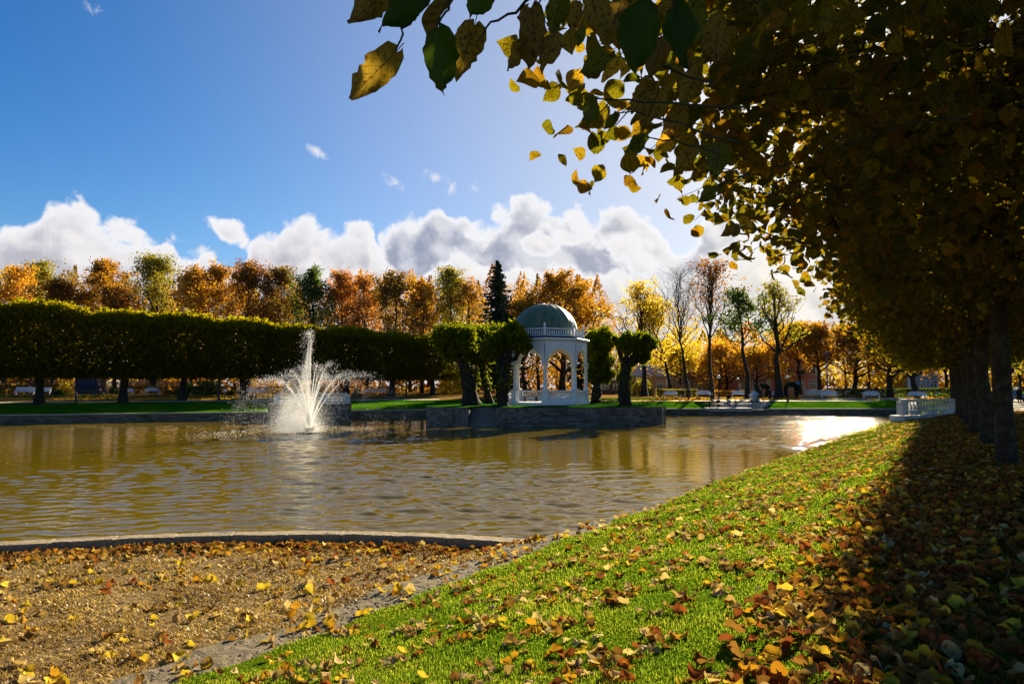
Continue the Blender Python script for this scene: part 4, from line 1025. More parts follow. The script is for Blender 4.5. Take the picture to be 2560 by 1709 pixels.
for k in range(8):
    p, q = oc(k, RB), oc(k + 1, RB); mid = (p + q) / 2; d = q - p; L = np.linalg.norm(d); u = d / L; a = math.atan2(u[1], u[0])
    m = MB(); m.box((*mid, 6.14), (L - .24, .16, .08), a); m.box((*mid, 6.74), (L - .24, .2, .08), a); m.build('roof_rail', M_white, pav, smooth=False)
    m = MB(); balusters(m, p + u * .16, q - u * .16, 6.18, 11, .52, .9); m.build('roof_balusters', M_white, pav)
    m = MB(); m.box((*p, 6.44), (.24, .24, .74), TH0 + k * R(45)); m.box((*p, 6.83), (.3, .3, .05), TH0 + k * R(45))
    m.lathe([(.05, 6.85), (.04, 6.92), (.11, 7.02), (.12, 7.08), (.07, 7.18), (.03, 7.22), (.05, 7.27), (.01, 7.33)], 10, (*p, 0)); m.build('finial_post', M_white, pav)
# dome of standing-seam copper
DR, DH = 3.08, 3.06; seg = 96
ph = np.linspace(0, math.pi / 2, 22); th_ = np.linspace(0, 2 * math.pi, seg, endpoint=False)
G = np.zeros((22, seg + 1, 3))
for j in range(seg + 1):
    t = j * 2 * math.pi / seg; seam = 0.06 if j % 6 == 0 else 0.0
    r = (DR + seam) * np.cos(ph) ** 0.96; G[:, j, 0] = r * math.cos(t); G[:, j, 1] = r * math.sin(t); G[:, j, 2] = 6.25 + (DH + seam * .5) * np.sin(ph)
m = MB().grid(G); m.lathe([(DR + .1, 6.05), (DR + .1, 6.26), (DR, 6.28)], 48, cap=False); m.build('dome', M_copper, pav)
# bench inside the pavilion
b = empty('pavilion_bench', (PX - 1.35, PY + .2, PZ + .24), R(25)); tag(b, 'small dark bench inside the white pavilion near its entrance', 'bench')
m = MB(); m.box((0, 0, .44), (1.5, .4, .05)); m.build('seat', M_dark, b, smooth=False)
for s_ in (-.6, .6): MB().box((s_, 0, .21), (.07, .34, .42)).build('leg', M_dark, b, smooth=False)

# balustrades ------------------------------------------------------------------
M_stonewhite = mat_noise('whitewashed_stone', (0.72, 0.70, 0.66), (0.52, 0.50, 0.46), 5, .75, .3, .015, c3=(0.42, 0.40, 0.36))
M_bay = masonry('terrace_masonry', (0.20, 0.175, 0.14), (0.12, 0.10, 0.08), (0.06, 0.05, 0.045), .6, .22)
def balustrade(A, Bp, z, h, n_bal, posts, label, base_h=.28):
    A = np.array(A, float); Bp = np.array(Bp, float); d = Bp - A; L = np.linalg.norm(d); u = d / L; a = math.atan2(u[1], u[0])
    o = empty('balustrade', (A[0], A[1], z), a, label, 'balustrade')
    m = MB(); m.box((L / 2, 0, h - .05), (L + .1, .34, .10)); m.box((L / 2, 0, h - .12), (L, .26, .05)); bevel(m.build('top_rail', M_stonewhite, o, smooth=False), .015)
    ps = np.linspace(0, L, posts)
    for x_ in ps: bevel(MB().box((x_, 0, (h - .14) / 2), (.5, .42, h - .14)).build('pillar', M_stonewhite, o, smooth=False), .015)
    for x0, x1 in zip(ps[:-1], ps[1:]):
        m = MB(); m.box(((x0 + x1) / 2, 0, base_h + .0), (x1 - x0 - .5, .30, .12))
        nb = 3
        for i in range(nb): m.box((x0 + .25 + (x1 - x0 - .5) * (i + .5) / nb, 0, (base_h - .06) / 2), ((x1 - x0 - .5) / nb * .62, .28, base_h - .06))
        m.build('plinth', M_stonewhite, o, smooth=False)
        m = MB(); balusters(m, (x0 + .25, 0), (x1 - .25, 0), base_h + .06, n_bal, h - .20 - base_h, 1.35 * (h / 1.0)); m.build('balusters', M_stonewhite, o)
    return o
A = at(2256, 1020, 41.5); Bq = at(2392, 1020, 43.5)
balustrade((A.x, A.y), (Bq.x, Bq.y), 0.02, .97, 15, 2, 'white balustrade at the end of the near bank beside the avenue trunks', .26)
pier = MB(); d = np.array([Bq.x - A.x, Bq.y - A.y]); d /= np.linalg.norm(d); nn2 = np.array([-d[1], d[0]]); c0 = np.array([A.x, A.y])
cc_ = c0 + d * 2.45 + nn2 * .2; pier.box((*cc_, -1.0), (5.4, 1.0, 2.0), math.atan2(d[1], d[0]))
o = pier.build('stone_pier', M_stonewhite, smooth=False); tag(o, 'pale stone pier carrying the white balustrade at the end of the near bank', 'pier')
# left one, on its masonry bay
c = np.array([xat(780, 65.5), 65.5]); dl = norm(np.array([25.2 - 9.5, 8.0])); 
A = np.array([xat(692, 64.3), 64.3]); Bq = np.array([xat(868, 67.0), 67.0]); dd_ = norm(Bq - A); nd_ = np.array([-dd_[1], dd_[0]])
balustrade(A, Bq, -0.30 + .45, 0.98, 7, 4, 'white balustrade on the stone bay behind the fountain', .2)
for P, lab in ((A, 'l'), (Bq, 'r')): pass
bay = MB(); cb_ = (A + Bq) / 2 + nd_ * 1.9; Lb = np.linalg.norm(Bq - A) + .8; hb_ = 2.4
x0, y0 = Lb / 2, 2.1
V = np.array([(-x0, -y0), (x0, -y0), (x0, y0), (-x0, y0), (-x0, -y0)]); ca, sa = dd_; Vr = np.stack([V[:, 0] * ca - V[:, 1] * sa, V[:, 0] * sa + V[:, 1] * ca], 1) + cb_
Lq = np.concatenate([[0], np.cumsum(np.linalg.norm(np.diff(Vr, axis=0), axis=1))]); strip(bay, Vr, Vr, np.full(5, -2.2), np.full(5, .14), Lq)
bay.add(np.c_[Vr[:4], np.full(4, .14)], [[0, 1, 2, 3]])
o = bay.build('stone_bay', M_bay, smooth=False); tag(o, 'brown stone terrace bay jutting into the pond under the left white balustrade', 'terrace')

# fountain -----------------------------------------------------------------------
M_drop = NT('water_drops')
def _dm():
    t = M_drop; d = t.n('ShaderNodeBsdfDiffuse'); d.inputs[0].default_value = (.92, .92, .92, 1)
    tr = t.n('ShaderNodeBsdfTranslucent'); tr.inputs[0].default_value = (.98, .97, .94, 1)
    ms = t.n('ShaderNodeMixShader'); ms.inputs[0].default_value = .6
    t.t.links.new(d.outputs[0], ms.inputs[1]); t.t.links.new(tr.outputs[0], ms.inputs[2]); t.t.links.new(ms.outputs[0], t.out.inputs['Surface'])
_dm(); M_drop = M_drop.m
FX, FY = on_z(773, 1082, WATER_Z).x, on_z(773, 1082, WATER_Z).y
ft = empty('fountain', (FX, FY, WATER_Z), 0); tag(ft, 'floating fountain throwing white jets and spray in the pond', 'fountain')
m = MB(); m.lathe([(.01, -.1), (.85, -.1), (.9, 0), (.85, .05), (.3, .09), (.01, .09)], 24); m.build('float', M_dark, ft)
m = MB(); m.lathe([(.28, .05), (.30, .2), (.38, .26), (.40, .34), (.34, .36), (.01, .36)], 16)
for i in range(10): a = i * .628; m.tube([(.3 * math.cos(a), .3 * math.sin(a), .3), (.42 * math.cos(a), .42 * math.sin(a), .5)], [.04, .03], 6)
m.build('nozzle', mat_noise('rusty_metal', (.14, .09, .06), (.06, .045, .035), 20, .6, .3, .01, metallic=.4), ft)
OCTA = (np.array([[1, 0, 0], [0, 1, 0], [-1, 0, 0], [0, -1, 0], [0, 0, 1], [0, 0, -1]], float) * .5, np.array([[0, 1, 4], [1, 2, 4], [2, 3, 4], [3, 0, 4], [1, 0, 5], [2, 1, 5], [3, 2, 5], [0, 3, 5]]), np.zeros((6, 2)))
gF = np.random.default_rng(12)
drops = []
def jet(az, ap_d, ap_h, n, spread, keep=.97, wind=-.25):
    """ballistic arc with its apex ap_d out and ap_h up"""
    vz = math.sqrt(2 * 9.8 * ap_h); ta = vz / 9.8; vx = ap_d / ta
    def pos(t, dv): return np.c_[(vx + dv[:, 0]) * t * math.cos(az) - dv[:, 1] * t * math.sin(az) + wind * t ** 2 * .5, (vx + dv[:, 0]) * t * math.sin(az) + dv[:, 1] * t * math.cos(az), .42 + (vz + dv[:, 2]) * t - 4.9 * t ** 2]
    k = np.linspace(0, .62 * ta, 9); m = MB(); Z = np.zeros((9, 3)); m.tube(pos(k, Z), np.linspace(.030, .016, 9), 5, cap=False); m.build('water_jet', M_drop, ft)
    t = ta * (0.28 + 1.7 * gF.random(n) ** .85); sp = spread * (0.25 + .75 * np.clip(t / ta, 0, 1.4))
    P = pos(t, gF.normal(0, 1, (n, 3)) * np.array([1, 1, .7]) * sp[:, None]); drops.append(P[P[:, 2] > 0])
jet(0, .06, 6.75, 1600, .15, wind=-.30)
for i, (a, d, h) in enumerate([(8, 3.9, 3.75), (45, 3.4, 3.9), (85, 3.2, 3.8), (128, 3.3, 3.7), (170, 3.2, 3.5), (205, 2.6, 3.4), (238, 2.4, 3.6), (275, 1.9, 3.6), (315, 2.6, 3.5), (340, 3.0, 3.6)]): jet(R(a), d * .92, h, 850, .2)
for i, (a, d, h) in enumerate([(2, 1.5, 4.5), (330, .75, 4.45), (60, 1.2, 4.3), (120, 1.1, 4.4), (180, 1.3, 4.0), (240, .9, 4.2)]): jet(R(a), d, h, 600, .16)
# the plume falling back and drifting left
n = 7500; z = 6.6 * gF.random(n) ** .8; P = np.c_[-(.05 + (6.7 - z) * .16) * gF.random(n) * 1.25 + gF.normal(0, .05, n), gF.normal(0, .07, n) * (7 - z) * .5, z]; drops.append(P)
n = 11000; r = np.abs(gF.normal(0, 1, n)); P = np.c_[-.7 + gF.normal(0, 1.0, n), gF.normal(0, 1.0, n), .05 + np.abs(gF.normal(0, 1.1, n))]; drops.append(P)
n = 1500; P = np.c_[-2.2 + gF.normal(0, 1.4, n), gF.normal(0, 1.3, n), .05 + np.abs(gF.normal(0, 1.3, n))]; drops.append(P)
n = 2200; a = gF.random(n) * 6.283; r = 5.2 + gF.normal(0, 1.3, n); P = np.c_[r * np.cos(a) - .5, r * np.sin(a), np.abs(gF.normal(0, .10, n))]; drops.append(P)
P = np.concatenate(drops); m = MB(); scatter(m, P, .015 + .036 * gF.random(len(P)) ** 2.2, OCTA); m.build('droplets', M_drop, ft, smooth=False)['kind'] = 'stuff'
# drifting mist
mt = NT('spray_mist'); v = mt.coord('Object'); nz = mt.noise(v, .9, 3, .6)
lenn = mt.t.nodes.new('ShaderNodeVectorMath'); lenn.operation = 'LENGTH'; mt.put(lenn.inputs[0], mt.coord('Object', (1 / 2.3, 1 / 2.0, 1 / 4.2)))
fall = mt.rng(lenn.outputs['Value'], .05, 1.0, 1.0, 0.0)
den = mt.math('MULTIPLY', mt.math('MULTIPLY', mt.math('POWER', fall, 1.9), mt.rng(nz.outputs['Fac'], .3, .7, .2, 1.3)), 1.25)
pv = mt.n('ShaderNodeVolumePrincipled'); pv.inputs['Color'].default_value = (.97, .97, .97, 1); mt.put(pv.inputs['Density'], den); pv.inputs['Anisotropy'].default_value = .45
mt.t.links.new(pv.outputs[0], mt.out.inputs['Volume'])
m = MB(); m.lathe([(2.3 * math.cos(t), 4.2 * math.sin(t)) for t in np.linspace(.03, 1.55, 9)], 20); o = m.build('mist', mt.m, ft, loc=(-.8, 0, .03))

# ------------------------------------------------------------------ garden furniture on the far side
M_bench = mat_noise('white_bench_paint', (0.74, 0.76, 0.80), (0.58, 0.60, 0.64), 4, .6, .1, .01)
M_iron = mat_noise('black_iron', (0.02, 0.02, 0.022), (0.012, 0.012, 0.012), 20, .5, .1, .005, spec=.4)
M_globe = NT('opal_glass'); M_globe.principled((.85, .80, .66), .25, None, .5); M_globe = M_globe.m
def make_bench(curved):
    o = empty('park_bench', (0, 0, 0), 0, 'x', 'bench', 'white park benches around the pond')
    m = MB()
    for i in range(4): m.box((0, -.18 + i * .12, .44), (1.9, .10, .035))
    m.build('seat', M_bench, o, smooth=False)
    m = MB()
    if curved:
        for i in range(14): x = -.86 + i * 1.72 / 13; h = .42 - .16 * (x / .9) ** 2; m.box((x, .26, .50 + h / 2), (.095, .03, h))
        k = np.linspace(-.95, .95, 13); m.tube(np.c_[k, np.full(13, .27), .95 - .17 * (k / .95) ** 2], .035, 6); m.box((0, .26, .53), (1.8, .04, .06))
    else:
        for i in range(4): m.box((0, .26 + i * .015, .54 + i * .12), (1.9, .03, .105))
    m.build('backrest', M_bench, o, smooth=False)
    for s_ in (-1, 1):
        for y in (-.2, .26): MB().box((s_ * .86, y, .215), (.07, .07, .43)).build('leg', M_bench, o, smooth=False)
        m = MB(); m.box((s_ * .9, .02, .66), (.07, .56, .05)); m.box((s_ * .9, -.22, .55), (.06, .06, .2)); m.build('armrest', M_bench, o, smooth=False)
    return o
bA, bB = make_bench(False), make_bench(True); usedb = set()
def bench(px, Y, label, curved=False, turn=0.0, sc=1.0):
    x = xat(px, Y); src = bB if curved else bA; rz = math.atan2(-x, Y) * .6 + turn; loc = (x, Y, fz(x, Y))
    if src in usedb: o = copy_tree(src, None, loc, rz, label)
    else: o = src; usedb.add(src); o.location = loc; o.rotation_euler = (0, 0, rz); o['label'] = label
    o.scale = (sc, sc, sc)
bench(64, 84, 'long white bench before the low hedge, left of the thick linden trunk', sc=1.12)
bench(105, 86, 'white bench half hidden behind the thick linden trunk at the far left', sc=1.0)
bench(318, 92, 'white garden bench peeking out right of the second linden trunk', turn=.5, sc=.85)
bench(382, 93, 'white garden bench seen at an angle, alone between two linden trunks', turn=.7, curved=True, sc=.95)
bench(568, 93, 'narrow white bench seen end on beside the dark lamp pole', turn=1.2, sc=.8)
bench(614, 92, 'white bench left of the linden trunk wetted by the spray', sc=1.0)
bench(652, 93, 'white bench just right of the linden trunk wetted by the spray', sc=.85)
bench(922, 101, 'greyish bench in the shade, behind the falling drops of the fountain', sc=.8)
bench(950, 100, 'pale bench lit by the sun behind the falling drops of the fountain', sc=.9)
bench(1676, 94, 'weathered white bench by the yellow low hedge near the island tip', curved=True, sc=.95)
bench(1759, 94, 'white curved bench left of the globe lamp on the far bank', curved=True)
bench(1847, 94, 'white curved bench left of the small pyramid roofed booth', curved=True)
bench(1942, 93, 'white curved bench behind the standing person in black', curved=True, sc=.9)
bench(2073, 91, 'white curved bench left in the pair before the dark hedge', curved=True, sc=1.05)
bench(2178, 90, 'white curved bench right in the pair before the dark hedge', curved=True, sc=1.05)
bench(2292, 88, 'white curved bench showing above the balustrade rail', curved=True, sc=1.05)

def make_lamp():
    o = empty('globe_lamp', (0, 0, 0), 0, 'x', 'street lamp', 'globe lamps on the far bank')
    m = MB(); m.lathe([(.16, -.1), (.16, .05), (.11, .12), (.10, .5), (.06, .58), (.05, 2.6), (.07, 2.64), (.05, 2.68), (.09, 2.76), (.11, 2.80)], 12); m.build('post', M_iron, o)
    m = MB(); a = np.linspace(-1.35, 1.57, 14); m.lathe([(.23 * math.cos(t), 3.0 + .23 * math.sin(t)) for t in a], 16); m.build('globe', M_globe, o)
    return o
lp = make_lamp(); first = True
for px, Y, s_, lab in ((1797, 85, 1.0, 'globe lamp on a black post above the people on the landing'), (1845, 100, .85, 'smaller distant globe lamp behind the curved bench'), (1969, 84.5, 1.0, 'globe lamp on a black post beside the larger topiary arch')):
    x = xat(px, Y); o = lp if first else copy_tree(lp); first = False; o.location = (x, Y, fz(x, Y)); o['label'] = lab; o.scale = (s_, s_, s_)
def make_pole():
    o = empty('lamp_post', (0, 0, 0), 0, 'x', 'street lamp', 'slender dark lamp posts under the clipped row')
    m = MB(); m.lathe([(.17, -.1), (.17, .1), (.12, .2), (.11, 1.0), (.07, 1.1), (.06, 4.3), (.01, 4.32)], 10); m.build('post', M_iron, o)
    m = MB(); m.lathe([(.06, 4.3), (.16, 4.34), (.22, 4.7), (.05, 4.85), (.01, 4.95)], 8); m.build('lantern', M_globe, o); return o
pl_ = make_pole(); first = True
for px, Y, lab in ((191, 72.5, 'dark lamp post between the first two linden trunks on the left'), (548, 79.5, 'slender dark lamp post right of the big green bush'), (1016, 96, 'thin dark lamp post near the right end of the clipped row'), (73, 86, 'thin dark post in front of the low hedge at the far left'), (586, 96, 'thin post behind the end on white bench')):
    x = xat(px, Y); o = pl_ if first else copy_tree(pl_); first = False; o.location = (x, Y, fz(x, Y)); o['label'] = lab
# tall blue-grey street poles at the right
M_bluepole = mat_noise('blue_grey_metal', (.12, .20, .30), (.09, .15, .22), 8, .5, .05, .01)
def make_tall():
    o = empty('street_light', (0, 0, 0), 0, 'x', 'street lamp', 'tall blue-grey street lights beyond the park')
    MB().tube([(0, 0, -.1), (0, 0, 3), (0, 0, 6.2)], [.09, .07, .06], 8).build('post', M_bluepole, o)
    m = MB(); m.lathe([(.05, 6.2), (.28, 6.25), (.22, 6.5), (.03, 6.6)], 10); m.build('lamp_head', M_bluepole, o); return o
tl = make_tall(); first = True
for px, Y, lab in ((2069, 101, 'tall blue-grey street light behind the left bench of the right pair'), (2341, 108, 'tall blue-grey street light seen above the balustrade near the avenue trunks')):
    x = xat(px, Y); o = tl if first else copy_tree(tl); first = False; o.location = (x, Y, fz(x, Y)); o['label'] = lab

# clipped low hedges and bushes
def leafy_box(name, p0, p1, w, h, n, leaf, label, cat, group=None, size=.2):
    g = np.random.default_rng(int(abs(p0[0]) * 10) + 3); p0 = np.array(p0, float); p1 = np.array(p1, float); d = p1 - p0; L = np.linalg.norm(d); u = d / L; v = np.array([-u[1], u[0]])
    o = empty(name, (p0[0], p0[1], fz(*p0)), 0, label, cat, group)
    P = np.c_[g.uniform(0, L, n), g.uniform(-w / 2, w / 2, n), g.uniform(0, h, n)]; s_ = g.random(n)
    P[s_ < .4, 1] = -w / 2 + np.abs(g.normal(0, .06, (s_ < .4).sum())); q = (s_ >= .4) & (s_ < .75); P[q, 2] = h - np.abs(g.normal(0, .06, q.sum()))
    W = P[:, :1] * u + P[:, 1:2] * v; z = far_z(p0[0] + W[:, 0], p0[1] + W[:, 1]) - fz(*p0)
    m = MB(); scatter(m, np.c_[W, P[:, 2] + z], size * (.6 + .8 * g.random(n)), CLUMP); m.build('foliage', LEAF[leaf], o, smooth=False)
    return o
def Pq(px, Y): return (xat(px, Y), Y)
leafy_box('low_hedge', Pq(-40, 87), Pq(184, 90), 1.2, 1.35, 2600, 'olive', 'low clipped olive hedge behind the white benches at the far left', 'hedge', size=.24)
leafy_box('low_hedge', Pq(300, 99), Pq(600, 103), 1.2, 1.1, 2600, 'olive', 'low shaded hedge behind the garden bench seen at an angle', 'hedge', size=.24)
leafy_box('low_hedge', Pq(600, 104), Pq(1000, 108), 1.2, 1.1, 2600, 'rust', 'low russet hedge behind the fountain and the white balustrade', 'hedge', size=.24)
leafy_box('low_hedge', Pq(1640, 99), Pq(1740, 99), 1.2, 1.0, 1600, 'ygreen', 'low yellow-green hedge behind the weathered white bench', 'hedge', size=.24)
leafy_box('low_hedge', Pq(1745, 101), Pq(1880, 101), 1.0, .8, 1500, 'gold', 'low amber hedge behind the curved bench and booth', 'hedge', size=.24)
leafy_box('low_hedge', Pq(2085, 96), Pq(2460, 94), 1.3, 1.15, 3600, 'green', 'long dark green clipped hedge behind the white benches on the right', 'hedge', size=.24)
def bush(px, Y, w, h, leaf, label, n=900, name='bush', size=.22, group='bushes in the flower beds'):
    g = np.random.default_rng(px); x = xat(px, Y); o = empty(name, (x, Y, fz(x, Y)), 0, label, 'bush', group)
    d = norm(g.normal(size=(n, 3))); d[:, 2] = np.abs(d[:, 2]); r = (.45 + .55 * g.random(n) ** .4) * (1 + .16 * np.sin(d[:, 0] * 6 + px) * np.cos(d[:, 1] * 5))
    m = MB(); scatter(m, d * r[:, None] * np.array([w / 2, w / 2, h]) + [0, 0, .05], size * (.6 + .8 * g.random(n)), CLUMP); m.build('foliage', LEAF[leaf], o, smooth=False)
    m = MB()
    for i in range(6): a = i * 1.05; m.tube([(0, 0, -.1), (w * .25 * math.cos(a), w * .25 * math.sin(a), h * .7)], [.05, .02], 5)
    m.build('stem', M_bark, o); return o
bush(472, 90, 2.2, 1.7, 'green', 'green bush left of the third linden trunk')
bush(520, 89, 3.9, 2.0, 'green', 'biggest round green bush right of the third linden trunk', 1800)
bush(452, 85, 1.6, 1.0, 'green', 'small dark green bush low in the bed left of the third trunk', 700)
bush(284, 86, 1.0, 1.0, 'green', 'small round green bush beside the dark monument steps', 500)
bush(422, 88, 1.4, .95, 'pink', 'pinkish seed headed shrub beside the angled garden bench', 500)
bush(578, 87, 1.5, .85, 'olive', 'tawny tufted shrub in front of the end on white bench', 500)
bush(143, 82, 1.6, .8, 'green', 'dark green low shrub right of the first linden trunk', 500)
bush(163, 86, 2.0, 1.4, 'yellow', 'yellowing shrub at the end of the low hedge', 700)
bush(893, 92, 1.0, .9, 'green', 'small green shrub right of the white balustrade', 400)
bush(1130, 108, 4.2, 3.8, 'yellow', 'luminous yellow shrub glowing under the right end of the clipped row', 1600, size=.3)
bush(1605, 104, 3.4, 2.6, 'ygreen', 'yellow-green shrub before the brick shed', 1000, size=.3)
# bedding plants in drifts
def bedding(name, px0, px1, Y0, Y1, n, h, leaves, label, size=.18, seed=1):
    g = np.random.default_rng(seed); px = g.uniform(px0, px1, n); f = (px - px0) / (px1 - px0); Y = Y0 + (Y1 - Y0) * f + g.normal(0, .55, n)
    X = np.array([xat(a, b) for a, b in zip(px, Y)]); hh = h * (.45 + .55 * (np.sin(X * 1.9 + seed) * np.sin(X * .83) * .5 + .5)); Z = far_z(X, Y) + g.random(n) * hh
    m = MB(); 
    for i, lf in enumerate(leaves):
        k = np.arange(n) % len(leaves) == i; scatter(m, np.c_[X, Y, Z][k], size * (.5 + .9 * g.random(k.sum())), CLUMP, mat=i)
    o = m.build(name, [LEAF[l] if isinstance(l, str) else l for l in leaves], smooth=False); tag(o, label, 'flower bed', kind='stuff')
M_petal = leaf_mat('white_petals', [(0, (.55, .53, .48)), (1, (.8, .78, .74))], trans=.3, gain=1.0)
bedding('bedding_plants', -30, 640, 78.5, 85.5, 5200, .42, ['green', 'green', 'ygreen', 'rust'], 'drift of low green bedding plants along the left flower border', seed=2)
bedding('bedding_plants', 640, 1130, 89, 103, 2600, .35, ['green', 'rust', 'olive'], 'russet bedding plants behind the fountain', seed=3)
bedding('bedding_plants', -30, 700, 76.5, 84, 4200, .06, ['gold', 'yellow', 'orange'], 'scatter of yellow fallen leaves along the left path verge', size=.16, seed=6)
bedding('white_flowers', 2000, 2260, 88.2, 87.6, 1500, .28, [M_petal, M_petal, 'green'], 'row of low white flowers edging the right far lawn', size=.13, seed=4)
bedding('bedding_plants', 1640, 2420, 90.2, 88.8, 3200, .22, ['rust', 'olive', 'gold'], 'leaf strewn flower border on the right far bank', size=.16, seed=5)
bedding('fallen_leaves', 1500, 1790, 86, 87, 900, .05, ['orange', 'gold'], 'orange fallen leaves on the far lawn right of the pavilion', size=.2, seed=8)

# topiary arches
def topiary(px, Y, w, h, label):
    g = np.random.default_rng(px); x = xat(px, Y); o = empty('topiary_arch', (x, Y, fz(x, Y)), 0, label, 'topiary arch', 'green topiary arches')
    n = 1700; t = g.random(n) * (math.pi + 1.2); r_ = (w / 2 - .30)
    cx = np.where(t < .6, -r_, np.where(t > math.pi + .6, r_, -r_ * np.cos(np.clip(t - .6, 0, math.pi)))); cz = np.where(t < .6, t / .6, np.where(t > math.pi + .6, (math.pi + 1.2 - t) / .6, 1)) * (h - r_ - .3) + np.where((t > .6) & (t < math.pi + .6), r_ * np.sin(np.clip(t - .6, 0, math.pi)), 0)
    P = np.c_[cx, np.zeros(n), cz] + norm(g.normal(size=(n, 3))) * (.34 * g.random(n) ** .4)[:, None]
    m = MB(); scatter(m, P, .2 * (.6 + .8 * g.random(n)), CLUMP); m.build('foliage', LEAF['needle'], o, smooth=False)
    for s_ in (-r_, r_): MB().tube([(s_, 0, -.1), (s_, 0, h * .5)], [.06, .05], 6).build('stem', M_bark, o)
topiary(1909, 98, 1.75, 1.9, 'dark topiary arch right of the small pyramid roofed booth')
topiary(1978, 96, 2.1, 2.15, 'larger dark topiary arch behind the globe lamp')

# booth, sign, monument, fence, walls, houses
M_grey = mat_noise('grey_painted_boards', (.34, .37, .42), (.26, .29, .34), 6, .6, .1, .01); M_zinc = mat_noise('pale_zinc', (.45, .52, .60), (.36, .43, .5), 5, .4, .1, .01, metallic=.3)
x = xat(1886, 85); o = empty('booth', (x, 85, fz(x, 85)), .1, 'small grey booth with a pale pyramid roof beside the walking person', 'booth')
m = MB(); m.box((0, 0, .36), (.9, .9, .82)); m.build('body', M_grey, o, smooth=False)
m = MB(); m.lathe([(.78, .68), (.80, .74), (.02, 1.32)], 4, a0=R(45), cap=False); m.build('roof', M_zinc, o, smooth=False)
M_blue = mat_noise('blue_sign_face', (.05, .22, .42), (.04, .18, .35), 3, .4, 0, .01)
x = xat(1994, 97); o = empty('sign', (x, 97, fz(x, 97)), 0, 'small blue sign on a post right of the larger topiary arch', 'sign')
MB().tube([(0, 0, -.1), (0, 0, 2.3)], [.03, .03], 6).build('post', M_iron, o); MB().box((0, -.05, 1.95), (.55, .03, .5)).build('panel', M_blue, o, smooth=False)
M_granite = mat_noise('dark_granite', (.055, .05, .055), (.03, .028, .032), 15, .5, .2, .01); M_navy = mat_noise('navy_panel', (.02, .025, .05), (.015, .02, .04), 4, .5, 0, .01); M_redst = mat_noise('reddish_granite', (.17, .09, .075), (.10, .06, .05), 15, .7, .2, .01)
x = xat(225, 95); o = empty('monument', (x, 95, fz(x, 95)), .1, 'dark granite monument plinth on reddish steps behind the second linden', 'monument')
m = MB(); m.box((0, 0, .15), (5.4, 4.6, .5)); m.box((0, 0, .55), (4.2, 3.6, .36)); m.build('steps', M_redst, o, smooth=False)
m = MB(); m.box((0, 0, 1.45), (2.9, 2.4, 1.5)); bevel(m.build('plinth', M_navy, o, smooth=False), .03); m = MB(); m.box((0, 0, 2.9), (2.6, 2.1, 1.5), taper=(.9, .9)); m.box((0, 0, 3.75), (2.7, 2.2, .2)); bevel(m.build('pedestal', M_granite, o, smooth=False), .03)
M_wood = mat_noise('ochre_fence_boards', (.34, .22, .10), (.24, .15, .07), 8, .8, .2, .01)
def fence(px0, px1, Y, h, label):
    a, b = xat(px0, Y), xat(px1, Y); o = empty('picket_fence', (a, Y, fz(a, Y)), 0, label, 'fence'); L = b - a; m = MB()
    for i in range(int(L / .22)): m.box((i * .22, 0, h / 2), (.10, .03, h))
    m.build('pickets', M_wood, o, smooth=False); m = MB(); m.box((L / 2, .03, h * .25), (L, .04, .08)); m.box((L / 2, .03, h * .8), (L, .04, .08)); m.build('rail', M_wood, o, smooth=False)
    for i in range(int(L / 3) + 1): MB().box((i * 3, .07, h / 2), (.12, .12, h + .1)).build('fence_post', M_wood, o, smooth=False)
fence(258, 470, 118, 1.9, 'ochre picket fence in front of the pale pink house on the left')
fence(1655, 1760, 112, 1.6, 'brown picket fence under the golden maples right of the bare tree')
M_glass = NT('window_glass'); M_glass.principled((.03, .035, .045), .08, None, .6); M_glass = M_glass.m
M_trim = mat_noise('white_trim', (.72, .70, .66), (.6, .58, .54), 4, .7, .1, .01)
M_red = mat_noise('red_roof_tiles', (.26, .075, .05), (.17, .05, .04), 6, .85, .4, .03)
